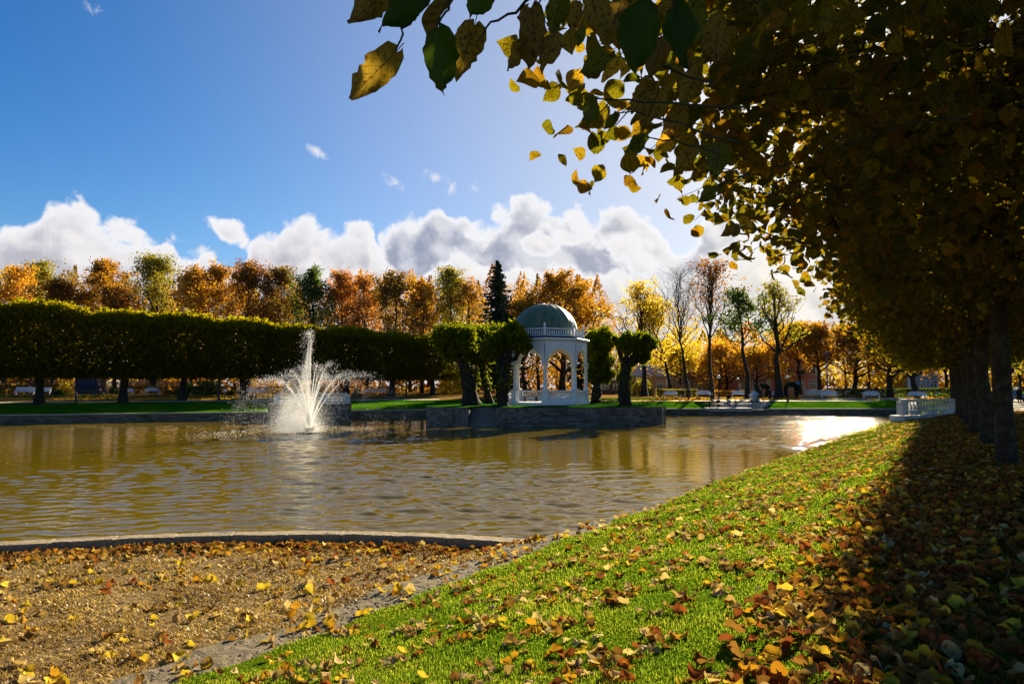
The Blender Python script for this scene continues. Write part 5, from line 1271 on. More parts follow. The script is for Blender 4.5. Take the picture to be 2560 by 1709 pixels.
def house(px0, px1, Y, depth, hw, hr, wall, roof, label, wins, rows=((1.0, 2.3),), gable=True, doors=()):
    a, b = xat(px0, Y), xat(px1, Y); L = b - a; o = empty('house', ((a + b) / 2, Y, fz((a + b) / 2, Y)), 0, label, 'house'); 
    m = MB(); m.box((0, depth / 2, hw / 2 - .2), (L, depth, hw + .4)); m.box((0, -.02, .25), (L + .06, .1, .5)); m.build('wall', wall, o, smooth=False)
    m = MB(); V = [(-L / 2 - .4, -.5, hw), (L / 2 + .4, -.5, hw), (L / 2 + .4, depth + .5, hw), (-L / 2 - .4, depth + .5, hw), (-L / 2 + hr * .7, depth / 2, hw + hr), (L / 2 - hr * .7, depth / 2, hw + hr)]
    m.add(V, [[0, 1, 5, 4], [2, 3, 4, 5]]); m.add(V, [[1, 2, 5], [3, 0, 4]]); m.add(V, [[3, 2, 1, 0]]); rf = m.build('roof', roof, o, smooth=False)
    MB().box((L * .2, depth / 2, hw + hr * .9), (.7, .7, 1.6)).build('chimney', M_redst, rf, smooth=False)
    m = MB(); m.box((0, -.06, hw - .12), (L + .3, .12, .24)); 
    for s_ in (-1, 1): m.box((s_ * (L / 2 - .15), -.05, hw / 2), (.42, .1, hw - .3))
    m.build('trim', M_trim, o, smooth=False)
    for z0, z1 in rows:
        for i in range(wins):
            x = -L / 2 + L * (i + .5) / wins; w = MB(); w.box((x, -.05, (z0 + z1) / 2), (1.0, .06, z1 - z0)); wd_ = w.build('window', M_glass, o, smooth=False)
            f = MB(); zc = (z0 + z1) / 2; hh = z1 - z0
            for dx_ in (-.55, 0, .55): f.box((x + dx_, -.08, zc), (.12 if dx_ else .06, .07, hh + .2))
            for dz in (-hh / 2 - .05, hh * .15, hh / 2 + .05): f.box((x, -.085, zc + dz), (1.22 if abs(dz) > hh * .3 else 1.0, .07, .10))
            f.build('window_frame', M_trim, wd_, smooth=False)
    return o
M_pink = mat_noise('pink_render', (.52, .25, .19), (.42, .20, .155), 2, .9, .15, .01); M_palepink = mat_noise('pale_pink_render', (.55, .33, .26), (.45, .27, .2), 2, .9, .15, .01)
M_brick = mat_noise('brown_brick', (.17, .085, .05), (.11, .06, .04), 9, .9, .3, .01); M_grey2 = mat_noise('grey_render', (.36, .33, .33), (.28, .26, .26), 3, .9, .15, .01); M_sheet = mat_noise('pale_sheet_roof', (.55, .50, .44), (.42, .38, .34), 3, .5, .1, .01)
house(1846, 2046, 124, 11, 5.6, 2.6, M_pink, M_red, 'pink rendered house with white corner trim behind the forked tree', 7, rows=((.9, 2.4), (3.5, 4.9)))
house(1668, 1790, 132, 8, 3.2, 4.0, M_palepink, M_red, 'house with a big dull red roof behind the golden maples', 3)
house(1498, 1556, 116, 6, 2.5, 1.1, M_brick, M_red, 'low brown brick shed between the pavilion and the armed pollard', 2, rows=((.9, 1.7),))
house(1590, 1668, 126, 7, 3.2, 2.9, M_palepink, M_sheet, 'pale house with a sunlit sheet metal roof behind the yellow trees', 2)
house(300, 480, 136, 9, 3.8, 2.6, M_palepink, M_red, 'pale pink house behind the picket fence on the left', 4)
house(20, 170, 134, 9, 3.8, 2.6, M_palepink, M_red, 'low pinkish house behind the hedge at the far left', 4)
house(2270, 2345, 128, 9, 3.4, 2.0, M_grey2, M_grey2, 'grey rendered house glimpsed above the balustrade', 3)
def low_wall(px0, px1, Y, h, label, gate=None):
    a, b = xat(px0, Y), xat(px1, Y); o = empty('garden_wall', ((a + b) / 2, Y, fz((a + b) / 2, Y)), 0, label, 'wall')
    m = MB(); m.box((0, 0, h / 2 - .1), (b - a, .3, h + .2)); m.build('wall', M_stonewhite, o, smooth=False); m = MB(); m.box((0, 0, h + .05), (b - a + .1, .42, .09)); m.build('coping', M_trim, o, smooth=False)
low_wall(2010, 2085, 108, .75, 'white garden wall left of the tall blue-grey street light')
low_wall(2090, 2245, 112, .9, 'long low white garden wall behind the dark hedge')
# landing with steps and railings at the water
M_paving = mat_noise('pale_paving', (.42, .37, .32), (.30, .26, .22), 4, .9, .2, .01)
xl, xr = xat(1765, 80), xat(1873, 80)
o = empty('landing', ((xl + xr) / 2, 79, 0), 0, 'stone landing stage with steps down to the water on the far bank', 'landing stage')
L = xr - xl; m = MB(); m.box((0, 1.1, -.86), (L, 2.5, .36)); m.build('deck', M_paving, o, smooth=False)
for i in range(4): m = MB(); m.box((1.6 + .5 * i, 2.60 + .55 * i, -.60 + .17 * i - .18), (L + 1.0, .546, .35)); m.build('step', M_paving, o, smooth=False)
def rail(x0, y0, x1, y1, z, label_n='railing'):
    m = MB(); 
    for zz in (.95, .5): m.tube([(x0, y0, z + zz), (x1, y1, z + zz)], [.025, .025], 6)
    for f in (0, .5, 1): m.tube([(x0 + (x1 - x0) * f, y0 + (y1 - y0) * f, z), (x0 + (x1 - x0) * f, y0 + (y1 - y0) * f, z + .97)], [.03, .03], 6)
    m.build(label_n, M_iron, o)
rail(-L / 2 + .05, .05, -L / 2 + .05, 2.2, -.68); rail(L / 2 - .05, .05, L / 2 - .05, 2.2, -.68); rail(-L / 2 + .05, .02, L / 2 - .05, .02, -.68)

# people -------------------------------------------------------------------------
def mplain(name, c, rough=.85): return mat_noise(name, c, tuple(x * .7 for x in c), 25, rough, .15, .005)
M_skin = mplain('skin', (.50, .30, .21), .6)
CL = {k: mplain(k + '_cloth', v) for k, v in dict(black=(.012, .012, .014), navy=(.02, .03, .055), jeans=(.05, .10, .20), charcoal=(.035, .035, .04), brown=(.05, .035, .025), beige=(.35, .30, .24), darkgreen=(.02, .035, .025)).items()}
HAIR = {k: mplain(k + '_hair', v) for k, v in dict(dark=(.015, .010, .008), grey=(.45, .44, .43), white=(.75, .72, .68), brown=(.06, .035, .02)).items()}
def person(px, Y, z, h, face, top, legs, hair, label, pose='stand', longcoat=False, hat=False):
    """one continuous skinned figure; joints in metres for a 1.75 m adult, y forward"""
    x = xat(px, Y); s = h / 1.75
    root = empty('person', (x, Y, z), face, label, 'person', None)
    st = dict(stand=0, walk=.26, crouch=0)[pose]; cr = pose == 'crouch'
    V, E, Rr = [], [], []
    def add(p, r, par=None, ry=None):
        V.append(p); Rr.append((r, ry or r)); 
        if par is not None: E.append((par, len(V) - 1))
        return len(V) - 1
    hz = .95 if not cr else .42
    pel = add((0, 0, hz), .135, None, .10)
    w = add((0, .01 if not cr else .06, hz + .16), .13, pel, .095); ch = add((0, .02 if not cr else .14, hz + .36), .165, w, .105); nk0 = add((0, .01 if not cr else .18, hz + .51), .075, ch); nk = add((0, .02 if not cr else .20, hz + .56), .052, nk0)
    hy = .03 if not cr else .22
    hd = add((0, hy, hz + .63), .070, nk, .078); hm = add((0, hy + .005, hz + .70), .078, hd, .092); ht = add((0, hy, hz + .78), .058, hm, .068)
    nose = add((0, hy + .112, hz + .675), .012, hd); chin = add((0, hy + .07, hz + .60), .03, hd)
    for e_ in (-1, 1): add((e_ * .082, hy - .005, hz + .685), .014, hm)
    for sd in (-1, 1):
        hip = add((sd * .09, 0, hz - .06), .088, pel)
        if cr: kn = add((sd * .13, .40, .46), .062, hip); an = add((sd * .12, .10, .09), .042, kn); toe = add((sd * .13, .28, .04), .038, an)
        else:
            kn = add((sd * .10, sd * st * .7 + .02, .49), .060, hip); an = add((sd * .10, sd * st * 1.25 - (.12 if st and sd < 0 else 0), .085 + (.05 if st and sd < 0 else 0)), .042, kn); toe = add((sd * .115, sd * st * 1.25 + .14 - (.12 if st and sd < 0 else 0), .040), .038, an)
        shd = add((sd * .185, .01 + (.14 if cr else 0), hz + .46), .062, ch)
        el = add((sd * .235, -.03 - sd * st * .5 + (.3 if cr else 0), hz + .19), .045, shd); wr = add((sd * .225, .07 - sd * st * .9 + (.45 if cr else 0), hz - .03), .030, el); pm = add((sd * .215, .09 - sd * st + (.47 if cr else 0), hz - .09), .032, wr, .022)
        for f_ in range(4): k1 = add((sd * (.225 - .0), .065 - sd * st + f_ * .018 + (.47 if cr else 0), hz - .145 + abs(f_ - 1.5) * .006), .0095, pm); add((sd * .205, .07 - sd * st + f_ * .018 + (.47 if cr else 0), hz - .19 + abs(f_ - 1.5) * .012), .0085, k1)
        add((sd * .20, .135 - sd * st + (.47 if cr else 0), hz - .125), .010, pm)
    me = bpy.data.meshes.new('body'); me.from_pydata([tuple(c * s for c in v) for v in V], E, [])
    o = bpy.data.objects.new('body', me); COL.objects.link(o)
    sk = o.modifiers.new('skin', 'SKIN'); sub = o.modifiers.new('sub', 'SUBSURF'); sub.levels = 1; sub.render_levels = 1
    for i, (a, b) in enumerate(Rr): q_ = 1.22 if a > .034 else 1.0; me.skin_vertices[0].data[i].radius = (a * s * q_, b * s * q_)
    me.skin_vertices[0].data[0].use_root = True
    dg = bpy.context.evaluated_depsgraph_get(); m2 = bpy.data.meshes.new_from_object(o.evaluated_get(dg)); o.modifiers.clear(); o.data = m2; o.parent = root
    m2.materials.clear()
    for mm in (CL[legs], CL[top], M_skin, CL['black']): m2.materials.append(mm)
    for p in m2.polygons:
        c = p.center / s; p.use_smooth = True
        p.material_index = 3 if c.z < .085 else (2 if c.z > hz + .545 else (2 if (abs(c.x) > .19 and c.z < hz - .03 and not cr) else (0 if c.z < hz - .02 else 1)))
    hb = MB(); a = np.linspace(-.25, 1.57, 8); hb.lathe([(.093 * math.cos(t), .105 * math.sin(t)) for t in a], 14); V_ = hb.v[-1]; V_[:, 1] *= 1.15
    hb.v[-1] = V_ * s; hb.build('hat' if hat else 'hair', HAIR[hair], root, loc=(0, (hy - .012) * s, (hz + .705) * s))
    if longcoat:
        cb = MB(); cb.lathe([(.27, .42), (.26, .6), (.235, .9), (.215, 1.1), (.25, 1.3), (.235, 1.40), (.10, 1.50)], 16, cap=False); V_ = cb.v[-1]; V_[:, 1] *= .72; cb.v[-1] = V_ * s; cb.build('coat', CL[top], root)
    return root
person(1780, 80.2, -.68, 1.72, .2, 'charcoal', 'beige', 'grey', 'grey haired person in dark jacket and pale trousers on the landing by the railing')
person(1797, 80.4, -.68, 1.7, .5, 'black', 'black', 'dark', 'person in black crouching on the landing under the globe lamp', pose='crouch')
person(1821, 80.2, -.68, 1.74, -.3, 'black', 'jeans', 'dark', 'person in a black jacket and blue jeans standing on the landing')
person(1838, 80.1, -.68, .98, .3, 'black', 'navy', 'brown', 'small child in dark clothes at the right of the group on the landing')
person(1707, fz and 85.5, 0.0, 1.62, 1.4, 'black', 'jeans', 'grey', 'person in black top and blue jeans walking on the far path near the island', pose='walk')
person(1720, 86, 0.0, 1.66, -1.2, 'brown', 'charcoal', 'dark', 'person in dark brown clothes standing beside the path behind the island tip')
person(1900, 84.3, .0, 1.74, -1.5, 'black', 'black', 'grey', 'person in a black coat striding past the small pyramid roofed booth', pose='walk', longcoat=True)
person(1925, 84.8, .0, 1.62, .4, 'black', 'navy', 'dark', 'person in black standing in front of the white bench right of the booth', longcoat=True)
xx = xat(2547, 70); person(2547, 70, .03, 1.72, 2.6, 'black', 'black', 'white', 'white haired person in a long black coat on the path beyond the avenue', longcoat=True)

# parked car beyond the avenue
M_car = NT('blue_car_paint'); M_car.principled((.03, .075, .16), .3, None, .5); M_car = M_car.m
M_tyre = mat_noise('tyre_rubber', (.02, .02, .02), (.012, .012, .012), 20, .9, .1, .01)
x = xat(2524, 80); car = empty('parked_car', (x, 80, .02), .35, 'dark blue car parked behind the avenue trunks at the right frame edge', 'car')
prof = [(-2.1, .35), (-2.12, .62), (-2.0, .85), (-1.55, .92), (-1.0, 1.40), (.45, 1.42), (1.15, .95), (1.95, .82), (2.1, .6), (2.1, .33)]
m = MB(); V = []
for yy, sc_ in ((-.82, .97), (-.72, 1.0), (.72, 1.0), (.82, .97)):
    for (a, b) in prof: V.append((a * sc_, yy * (1.0 if b < 1.0 else .85), b if abs(yy) < .8 else .33 + (b - .33) * .93))
n_ = len(prof); F = []
for k in range(3):
    for i in range(n_ - 1): F.append([k * n_ + i, k * n_ + i + 1, (k + 1) * n_ + i + 1, (k + 1) * n_ + i])
m.add(V, F)
for k in (0, 3): 
    m.f.append((np.array([[k * n_ + i for i in range(n_)]]), np.array([0], np.int32), np.zeros(1, np.float32), np.zeros((1, n_, 2), np.float32)))
m.build('body', M_car, car, smooth=False)
for s_ in (-1, 1):
    m = MB(); m.add([(-1.35, s_ * .80, .95), (-.92, s_ * .72, 1.33), (.42, s_ * .72, 1.34), (.98, s_ * .80, .96)], [[0, 1, 2, 3]]); m.build('side_window', M_glass, car, smooth=False)
    for xx_ in (-1.3, 1.3):
        m = MB(); m.tube([(xx_, s_ * .66, .32), (xx_, s_ * .84, .32)], [.32, .32], 18); w_ = m.build('wheel', M_tyre, car); m = MB(); m.tube([(xx_, s_ * .8, .32), (xx_, s_ * .855, .32)], [.19, .17], 14); m.build('rim', M_zinc, w_)
    MB().box((2.04, s_ * .6, .66), (.1, .3, .14)).build('headlight', M_trim, car, smooth=False)

# ------------------------------------------------------------------ leaves seen close
def leaf_proto(rows, cols, fold, curl, wav, seed=0, wmax=.46, lobed=False):
    g = np.random.default_rng(seed); v = np.linspace(0, 1, rows)
    wp_ = np.interp(v, [0, .06, .2, .38, .6, .8, .93, 1], [.10, .62, .95, 1.0, .82, .45, .12, .0]) * wmax
    if lobed: wp_ = wp_ * np.interp(v, [0, .15, .3, .42, .55, .68, .8, 1], [.8, 1.15, .8, 1.2, .75, 1.1, .8, .5])
    u = np.linspace(-1, 1, cols)
    G = np.zeros((rows, cols, 3)); a, b, c = g.normal(0, 1, 3)
    x = v - .08 * 0
    for i in range(rows):
        G[i, :, 0] = v[i] - .10 * np.abs(u) ** 2 * (v[i] < .12)
        G[i, :, 1] = u * wp_[i]
        G[i, :, 2] = fold * np.abs(u) * wp_[i] + curl * (v[i] - .5) ** 2 + wav * np.sin(v[i] * 7 + a + u * 2.2) * np.abs(u) + wav * .6 * np.sin(u * 3 + b) * v[i] + c * .05 * u * v[i]
    i = np.arange(rows - 1)[:, None] * cols; j = np.arange(cols - 1)[None, :]
    F = np.stack([i + j, i + cols + j, i + cols + j + 1, i + j + 1], -1).reshape(-1, 4)
    uv = np.stack([np.broadcast_to(u[None, :], (rows, cols)), np.broadcast_to(v[:, None], (rows, cols))], -1).reshape(-1, 2)
    return G.reshape(-1, 3), F, uv
LIME = [leaf_proto(9, 3, .25, -.25, .05, s_) for s_ in range(3)]
LIMEF = leaf_proto(4, 3, .25, -.3, .05, 9)
CANOPY = leaf_mat('avenue_lime_leaves', [(0, (.055, .062, .003)), (.3, (.125, .100, .003)), (.55, (.170, .110, .004)), (.75, (.180, .082, .004)), (.9, (.28, .17, .005)), (1, (.38, .26, .006))], gloss=.006, trans=.48, gain=1.9, spots=True)
CANOPYF = leaf_mat('avenue_lime_leaves_far', [(0, (.055, .062, .003)), (.35, (.125, .100, .003)), (.6, (.170, .110, .004)), (.85, (.26, .16, .005)), (1, (.38, .26, .006))], gloss=.008, trans=.45, gain=1.9)
RD = np.array([3.2, 5.2]); RANG = math.atan2(RD[1], RD[0]); RP0 = np.array([10.8, 15.03])
def avenue_tree(seed, n, proto, size, mat, W=2.95, L=3.2, zb=3.35, zt=8.2, sub=True):
    """local x runs along the avenue, +y towards the pond"""
    g = np.random.default_rng(seed); root = empty('avenue_linden', (0, 0, 0), 0, 'x', 'linden tree', 'lindens of the avenue on the near bank')
    tm = MB(); k = np.linspace(0, 1, 10)
    TP = np.c_[g.normal(0, .03, 10), g.normal(0, .03, 10) + .06 * np.sin(k * 3), -.15 + k * 6.6]; rr = .19 * np.interp(k, [0, .04, .1, .5, .8, 1], [1.28, 1.10, 1.0, .95, .8, .35])
    tm.tube(TP, rr, 14)
    for j in range(6): i = g.integers(2, 7); a = g.random() * 6.28; tm.lathe([(.01, -.07), (.07, -.04), (.09, 0), (.07, .05), (.01, .08)], 7, TP[i] + np.array([math.cos(a), math.sin(a), 0]) * rr[i] * .85)
    seg = []
    for i in range(20):
        a = i * 2.39996 + g.normal(0, .2); z0 = 3.5 + 3.0 * (i / 20)
        e = np.array([(L - .1) * math.cos(a) * (.7 + .4 * g.random()), (W - .15) * math.sin(a) * (.75 + .3 * g.random()), min(zt - .3, z0 + .2 + 1.6 * g.random())])
        P = limb_path((0, 0, z0), e, (0, 0, .25 * g.normal()), 7, .045, g); r0 = .075 + .03 * g.random(); tm.tube(P, np.linspace(r0, .022, 7), 6, cap=False)
        for j in range(7):
            s0 = P[1 + j % 6]; d = norm(norm(e) * .5 + g.normal(0, .8, 3) + np.array([0, 0, -.15])); l2 = .6 + .9 * g.random(); s1 = s0 + d * l2
            s1[1] = np.clip(s1[1], -W, W); Q = limb_path(s0, s1, g.normal(0, .08, 3), 4, .05, g); tm.tube(Q, np.linspace(.022, .008, 4), 4, cap=False); seg.append((s0, s1))
            for q in range(3): t1 = Q[1 + q] + norm(g.normal(0, 1, 3) + d) * (.25 + .4 * g.random()); tm.tube(np.stack([Q[1 + q], t1]), [.007, .003], 3, cap=False); seg.append((Q[1 + q], t1))
    sprig = []
    for i in range(170):      # thin shoots hanging out of the clipped faces, each with its leaves
        f_ = g.random(); s0 = np.array([g.uniform(-L, L), W - .5 if f_ < .6 else g.uniform(-W, W), g.uniform(zb + .1, zt) if f_ < .6 else zb + .3])
        d = norm(np.array([g.normal(0, .5), (1.0 if f_ < .6 else g.normal(0, .6)), g.normal(-.25, .35) if f_ < .6 else -.5])); l_ = .5 + .55 * g.random()
        Q = limb_path(s0, s0 + d * l_, (0, 0, .06), 6, .02, g); sprig.append(Q)
    tm.build('trunk', M_bark_near, root)
    cm = MB(); A = np.array([s[0] for s in seg]); B = np.array([s[1] for s in seg])
    m = int(n * .42); ix = g.integers(0, len(A), m); f = g.random(m)[:, None]; P1 = A[ix] * (1 - f) + B[ix] * f + g.normal(0, .16, (m, 3))
    r = n - m; P2 = np.c_[g.uniform(-L, L, r), g.uniform(-W, W, r), g.uniform(zb, zt, r)]
    s_ = g.random(r)
    q = s_ < .42; P2[q, 2] = zb + np.abs(g.normal(0, .45, q.sum()))
    q = (s_ >= .42) & (s_ < .66); P2[q, 1] = W - np.abs(g.normal(0, .5, q.sum()))
    q = (s_ >= .66) & (s_ < .74); P2[q, 1] = -W + np.abs(g.normal(0, .35, q.sum()))
    cl = g.integers(0, r, 420); jj = g.integers(0, 420, r); kq = g.random(r) < .62; P2[kq] = P2[cl[jj[kq]]] + g.normal(0, .2, (kq.sum(), 3)); P2[:, 1] = np.clip(P2[:, 1], -W, W + .1 * g.random(r))
    P = np.concatenate([P1, P2])
    # uneven clipped faces with drooping clumps
    bump = .20 * np.sin(P[:, 0] * 2.3 + seed) * np.cos(P[:, 1] * 1.9) + .16 * np.sin(P[:, 0] * 5.1 + P[:, 1] * 4.3)
    lo = np.clip((zb + 1.2 - P[:, 2]) / 1.2, 0, 1); P[:, 2] += bump * lo - .12 * lo * np.clip((P[:, 1] - W + 1.1) / 1.1, 0, 1) + .35 * lo * np.clip(1 - np.abs(P[:, 1]) / 1.5, 0, 1)
    P[:, 1] += (.26 * np.sin(P[:, 0] * 2.9 + seed) * np.sin(P[:, 2] * 2.2) + .12 * np.sin(P[:, 0] * 7 + P[:, 2] * 5)) * np.clip((P[:, 1] - W + .8) / .8, 0, 1)
    P[:, 2] = np.where((np.abs(P[:, 1]) < 2.2) & (P[:, 2] < zb - .15), zb + .3 * g.random(len(P)), P[:, 2])
    sp = np.concatenate([Q[g.integers(1, 6, 7)] + g.normal(0, .035, (7, 3)) for Q in sprig]); P = np.concatenate([P, sp])
    nl = len(P); T = norm(g.normal(0, 1, (nl, 3)) * np.array([1, 1, .7]) + np.array([0, 0, -.55])); N = g.normal(0, 1, (nl, 3)); N = norm(N - T * (N * T).sum(1, keepdims=True)); Bn = np.cross(N, T); Rm = np.stack([T, Bn, N], -1)
    rv = np.clip(.75 * g.random(nl) ** 1.3 + .25 * np.clip((P[:, 1] - W + .9) / .9, 0, 1) * g.random(nl), 0, 1)
    k3 = g.integers(0, len(proto), nl)
    for i, pr in enumerate(proto): q = k3 == i; scatter(cm, P[q], size * (.65 + .6 * g.random(q.sum())), pr, rnd=rv[q], Rm=Rm[q])
    for q_ in cl: c_ = P2[q_]; e_ = c_ * np.array([.93, 1, 1]) + np.array([0, -math.copysign(min(.7, abs(c_[1])), c_[1]), .12]); cm.tube(limb_path(e_, c_, (0, 0, .04), 4, .03, g), [.007, .005, .004, .002], 3, mat=1, cap=False)
    for Q in sprig: cm.tube(Q, np.linspace(.006, .002, 6), 4, mat=1, cap=False)
    cm.build('crown', [mat, M_bark_near], root); return root
AVL = ['overhanging linden standing just right of the camera, its leaves filling the top right corner', 'linden whose trunk is cut by the right frame edge, with a low leafy crown', 'linden with the nearest full trunk visible at the right, dark ridged bark', 'second full linden trunk of the avenue, counted from the camera', 'third full linden trunk of the avenue, leaning slightly towards the pond', 'fourth linden trunk of the avenue, half hidden behind the third', 'fifth linden trunk of the avenue, beside the end of the white balustrade', 'sixth linden of the avenue, hidden low down behind nearer trunks', 'seventh linden of the avenue, a dark crown beyond the balustrade', 'eighth and last linden of the avenue in view']
near = [avenue_tree(3, 17000, LIME, .12, CANOPY, W=2.95), avenue_tree(5, 17000, LIME, .12, CANOPY, W=2.95)]
farp = [avenue_tree(8, 12000, [LIMEF], .17, CANOPYF), avenue_tree(11, 12000, [LIMEF], .17, CANOPYF)]
for i in range(10):
    k = i - 2; p = RP0 + RD * k + (np.array([.38, -.12]) if k == -1 else 0); pool = near if i < 4 else farp; src = pool[i % 2]
    o = src if i in (0, 1, 4, 5) else copy_tree(src)
    o.location = (p[0], p[1], bz(*p)); o.rotation_euler = (0, 0, RANG + (0 if i % 4 < 2 else 0)); o['label'] = AVL[i]
over = near[0]
# trees on the far side of the path
for i, (t, s_, H, lf, lab) in enumerate([(86.5, -5.4, 11, 'ygreen', 'sunlit yellow-green tree across the path, right of the nearest trunk'), (101, -6.6, 12, 'ygreen', 'yellow-green tree behind the person in the long black coat'), (116, -6.2, 13, 'gold', 'golden tree far down the path beyond the avenue'), (77, -8.0, 11, 'green', 'green tree across the path at the right frame edge')]):
    X, Y = xy(t, s_); make_tree('path_tree', (X, Y, 0), H, 7.5, leaf=lf, n=5000, cb=.2, tr=.22, seed=300 + i, label=lab, group='trees across the path', leafsize=.22)

# big leaves hanging into the top of the picture, on twigs of the overhanging linden
HANGM = {k: leaf_mat(k + '_hanging_leaf', v, trans=.38, gain=1.8, spots=sp, gloss=.006) for k, v, sp in (('brown', [(0, (.13, .075, .012)), (1, (.20, .125, .015))], True), ('green', [(0, (.022, .042, .003)), (1, (.04, .065, .003))], False), ('amber', [(0, (.40, .20, .012)), (1, (.50, .30, .015))], True), ('lime', [(0, (.06, .075, .008)), (1, (.10, .10, .01))], True))}
HL = [((908, 120), (800, 226), 1.75, 'brown', .58), ((1005, 72), (1018, 216), 1.7, 'green', .66), ((1088, 58), (1046, 187), 1.75, 'brown', .66), ((890, -18), (798, 54), 1.7, 'brown', .62), ((980, -25), (874, 62), 1.7, 'green', .52), ((1030, -12), (984, 104), 1.75, 'brown', .7), ((1118, -35), (1078, 46), 1.7, 'green', .8), ((1226, 8), (1226, 148), 1.8, 'brown', .62), ((1205, 88), (1166, 160), 1.85, 'brown', .5), ((1272, 78), (1246, 164), 1.85, 'brown', .55), ((1290, -10), (1262, 84), 1.85, 'lime', .7), ((1350, -25), (1385, 95), 1.9, 'brown', .62), ((1466, 8), (1461, 162), 1.8, 'green', .66), ((1545, 12), (1566, 156), 1.9, 'green', .54),
 ((1398, 128), (1334, 168), 2.2, 'lime', .7), ((1416, 140), (1380, 190), 2.2, 'amber', .62), ((1358, 228), (1344, 296), 2.2, 'lime', .7), ((1416, 260), (1384, 298), 2.2, 'lime', .6), ((1518, 192), (1472, 302), 2.3, 'brown', .56), ((1492, 182), (1448, 262), 2.3, 'brown', .58), ((1482, 312), (1432, 350), 2.4, 'lime', .75), ((1548, 310), (1506, 346), 2.5, 'amber', .9), ((1592, 336), (1544, 408), 2.5, 'brown', .55), ((1335, 62), (1322, 108), 2.1, 'lime', .7), ((1640, 432), (1598, 466), 2.8, 'lime', .7), ((1692, 520), (1650, 542), 3.2, 'brown', .6), ((1700, 500), (1728, 530), 3.2, 'amber', .7), ((1745, 538), (1722, 558), 3.2, 'amber', .5), ((1440, 140), (1425, 175), 2.3, 'amber', .7), ((1330, 5), (1318, 70), 2.0, 'brown', .8), ((1430, -5), (1395, 85), 2.0, 'brown', .75), ((1590, 20), (1560, 120), 2.1, 'lime', .7), ((1650, 40), (1640, 150), 2.2, 'brown', .7), ((1520, 90), (1490, 180), 2.2, 'brown', .7), ((1600, 170), (1560, 260), 2.4, 'brown', .7), ((1560, 250), (1540, 330), 2.5, 'brown', .7), ((1650, 330), (1640, 410), 2.7, 'lime', .8)]
TW = [[(1290, -40), (1210, 4), (1150, 44), (1118, 66), (1092, 100)], [(1000, -30), (962, 28), (930, 72), (908, 120)], [(1700, 250), (1530, 235), (1405, 228), (1358, 228)], [(1700, 330), (1600, 300), (1500, 265), (1416, 260)], [(1640, 190), (1520, 155), (1450, 140), (1398, 128)], [(1650, 350), (1560, 328), (1482, 312)], [(1850, 560), (1790, 545), (1740, 530), (1692, 520)], [(1330, -60), (1226, 8)], [(1500, -60), (1466, 8)], [(1560, -50), (1545, 12)], [(1050, -50), (1005, 72)], [(1720, 400), (1640, 432)]]
TWY = [1.75, 1.72, 2.25, 2.3, 2.25, 2.4, 3.2, 1.8, 1.8, 1.9, 1.7, 2.8]
bpy.context.view_layer.update(); INV = over.matrix_world.inverted()
def dpt(x, y, Y): return at(x * D2P, y * D2P, Y)
twigs = []
for pts, Y in zip(TW, TWY):
    tm = MB()
    Q = np.array([tuple(INV @ dpt(x, y, Y)) for x, y in pts]); k = np.linspace(0, len(Q) - 1, 12); Q = spline(Q, k); Q[1:-1] += rng.normal(0, .004, (10, 3)); tm.tube(Q, np.linspace(.0052, .0022, 12), 6)
    twigs.append((tm.build('twig', M_bark_near, over), Q))
for i, (b, t, Y, c, wf) in enumerate(HL):
    B = np.array(INV @ dpt(*b, Y)); T0 = np.array(INV @ dpt(*t, Y + rng.normal(0, .03))); d = T0 - B; ln = np.linalg.norm(d); d /= ln
    vw = norm(B - np.array(INV @ Vector((0, 0, EYE)))); N = norm(vw + rng.normal(0, .25, 3)); N = norm(N - d * N.dot(d)); S_ = np.cross(N, d)
    V, F, uv = leaf_proto(14, 9, .2 + .35 * rng.random(), rng.normal(0, .45), .11, 50 + i, wmax=wf * .44)
    V = V.copy(); V[:, 1] += rng.normal(0, .022, len(V)) * (np.abs(uv[:, 0]) > .9)      # ragged rim
    W = B + ln * (V[:, :1] * d + V[:, 1:2] * S_ + V[:, 2:] * N)
    m = MB(); m.add(W, F, 0, rng.random(), uv); m.tube(np.stack([B - d * .03 + np.array([0, 0, .004]), B, B + d * .01]), [.0016, .0013, .001], 4, cap=False); tw_ = min(twigs, key=lambda q: np.linalg.norm(q[1] - B, axis=1).min())[0]; m.build('leaf', HANGM[c], tw_)

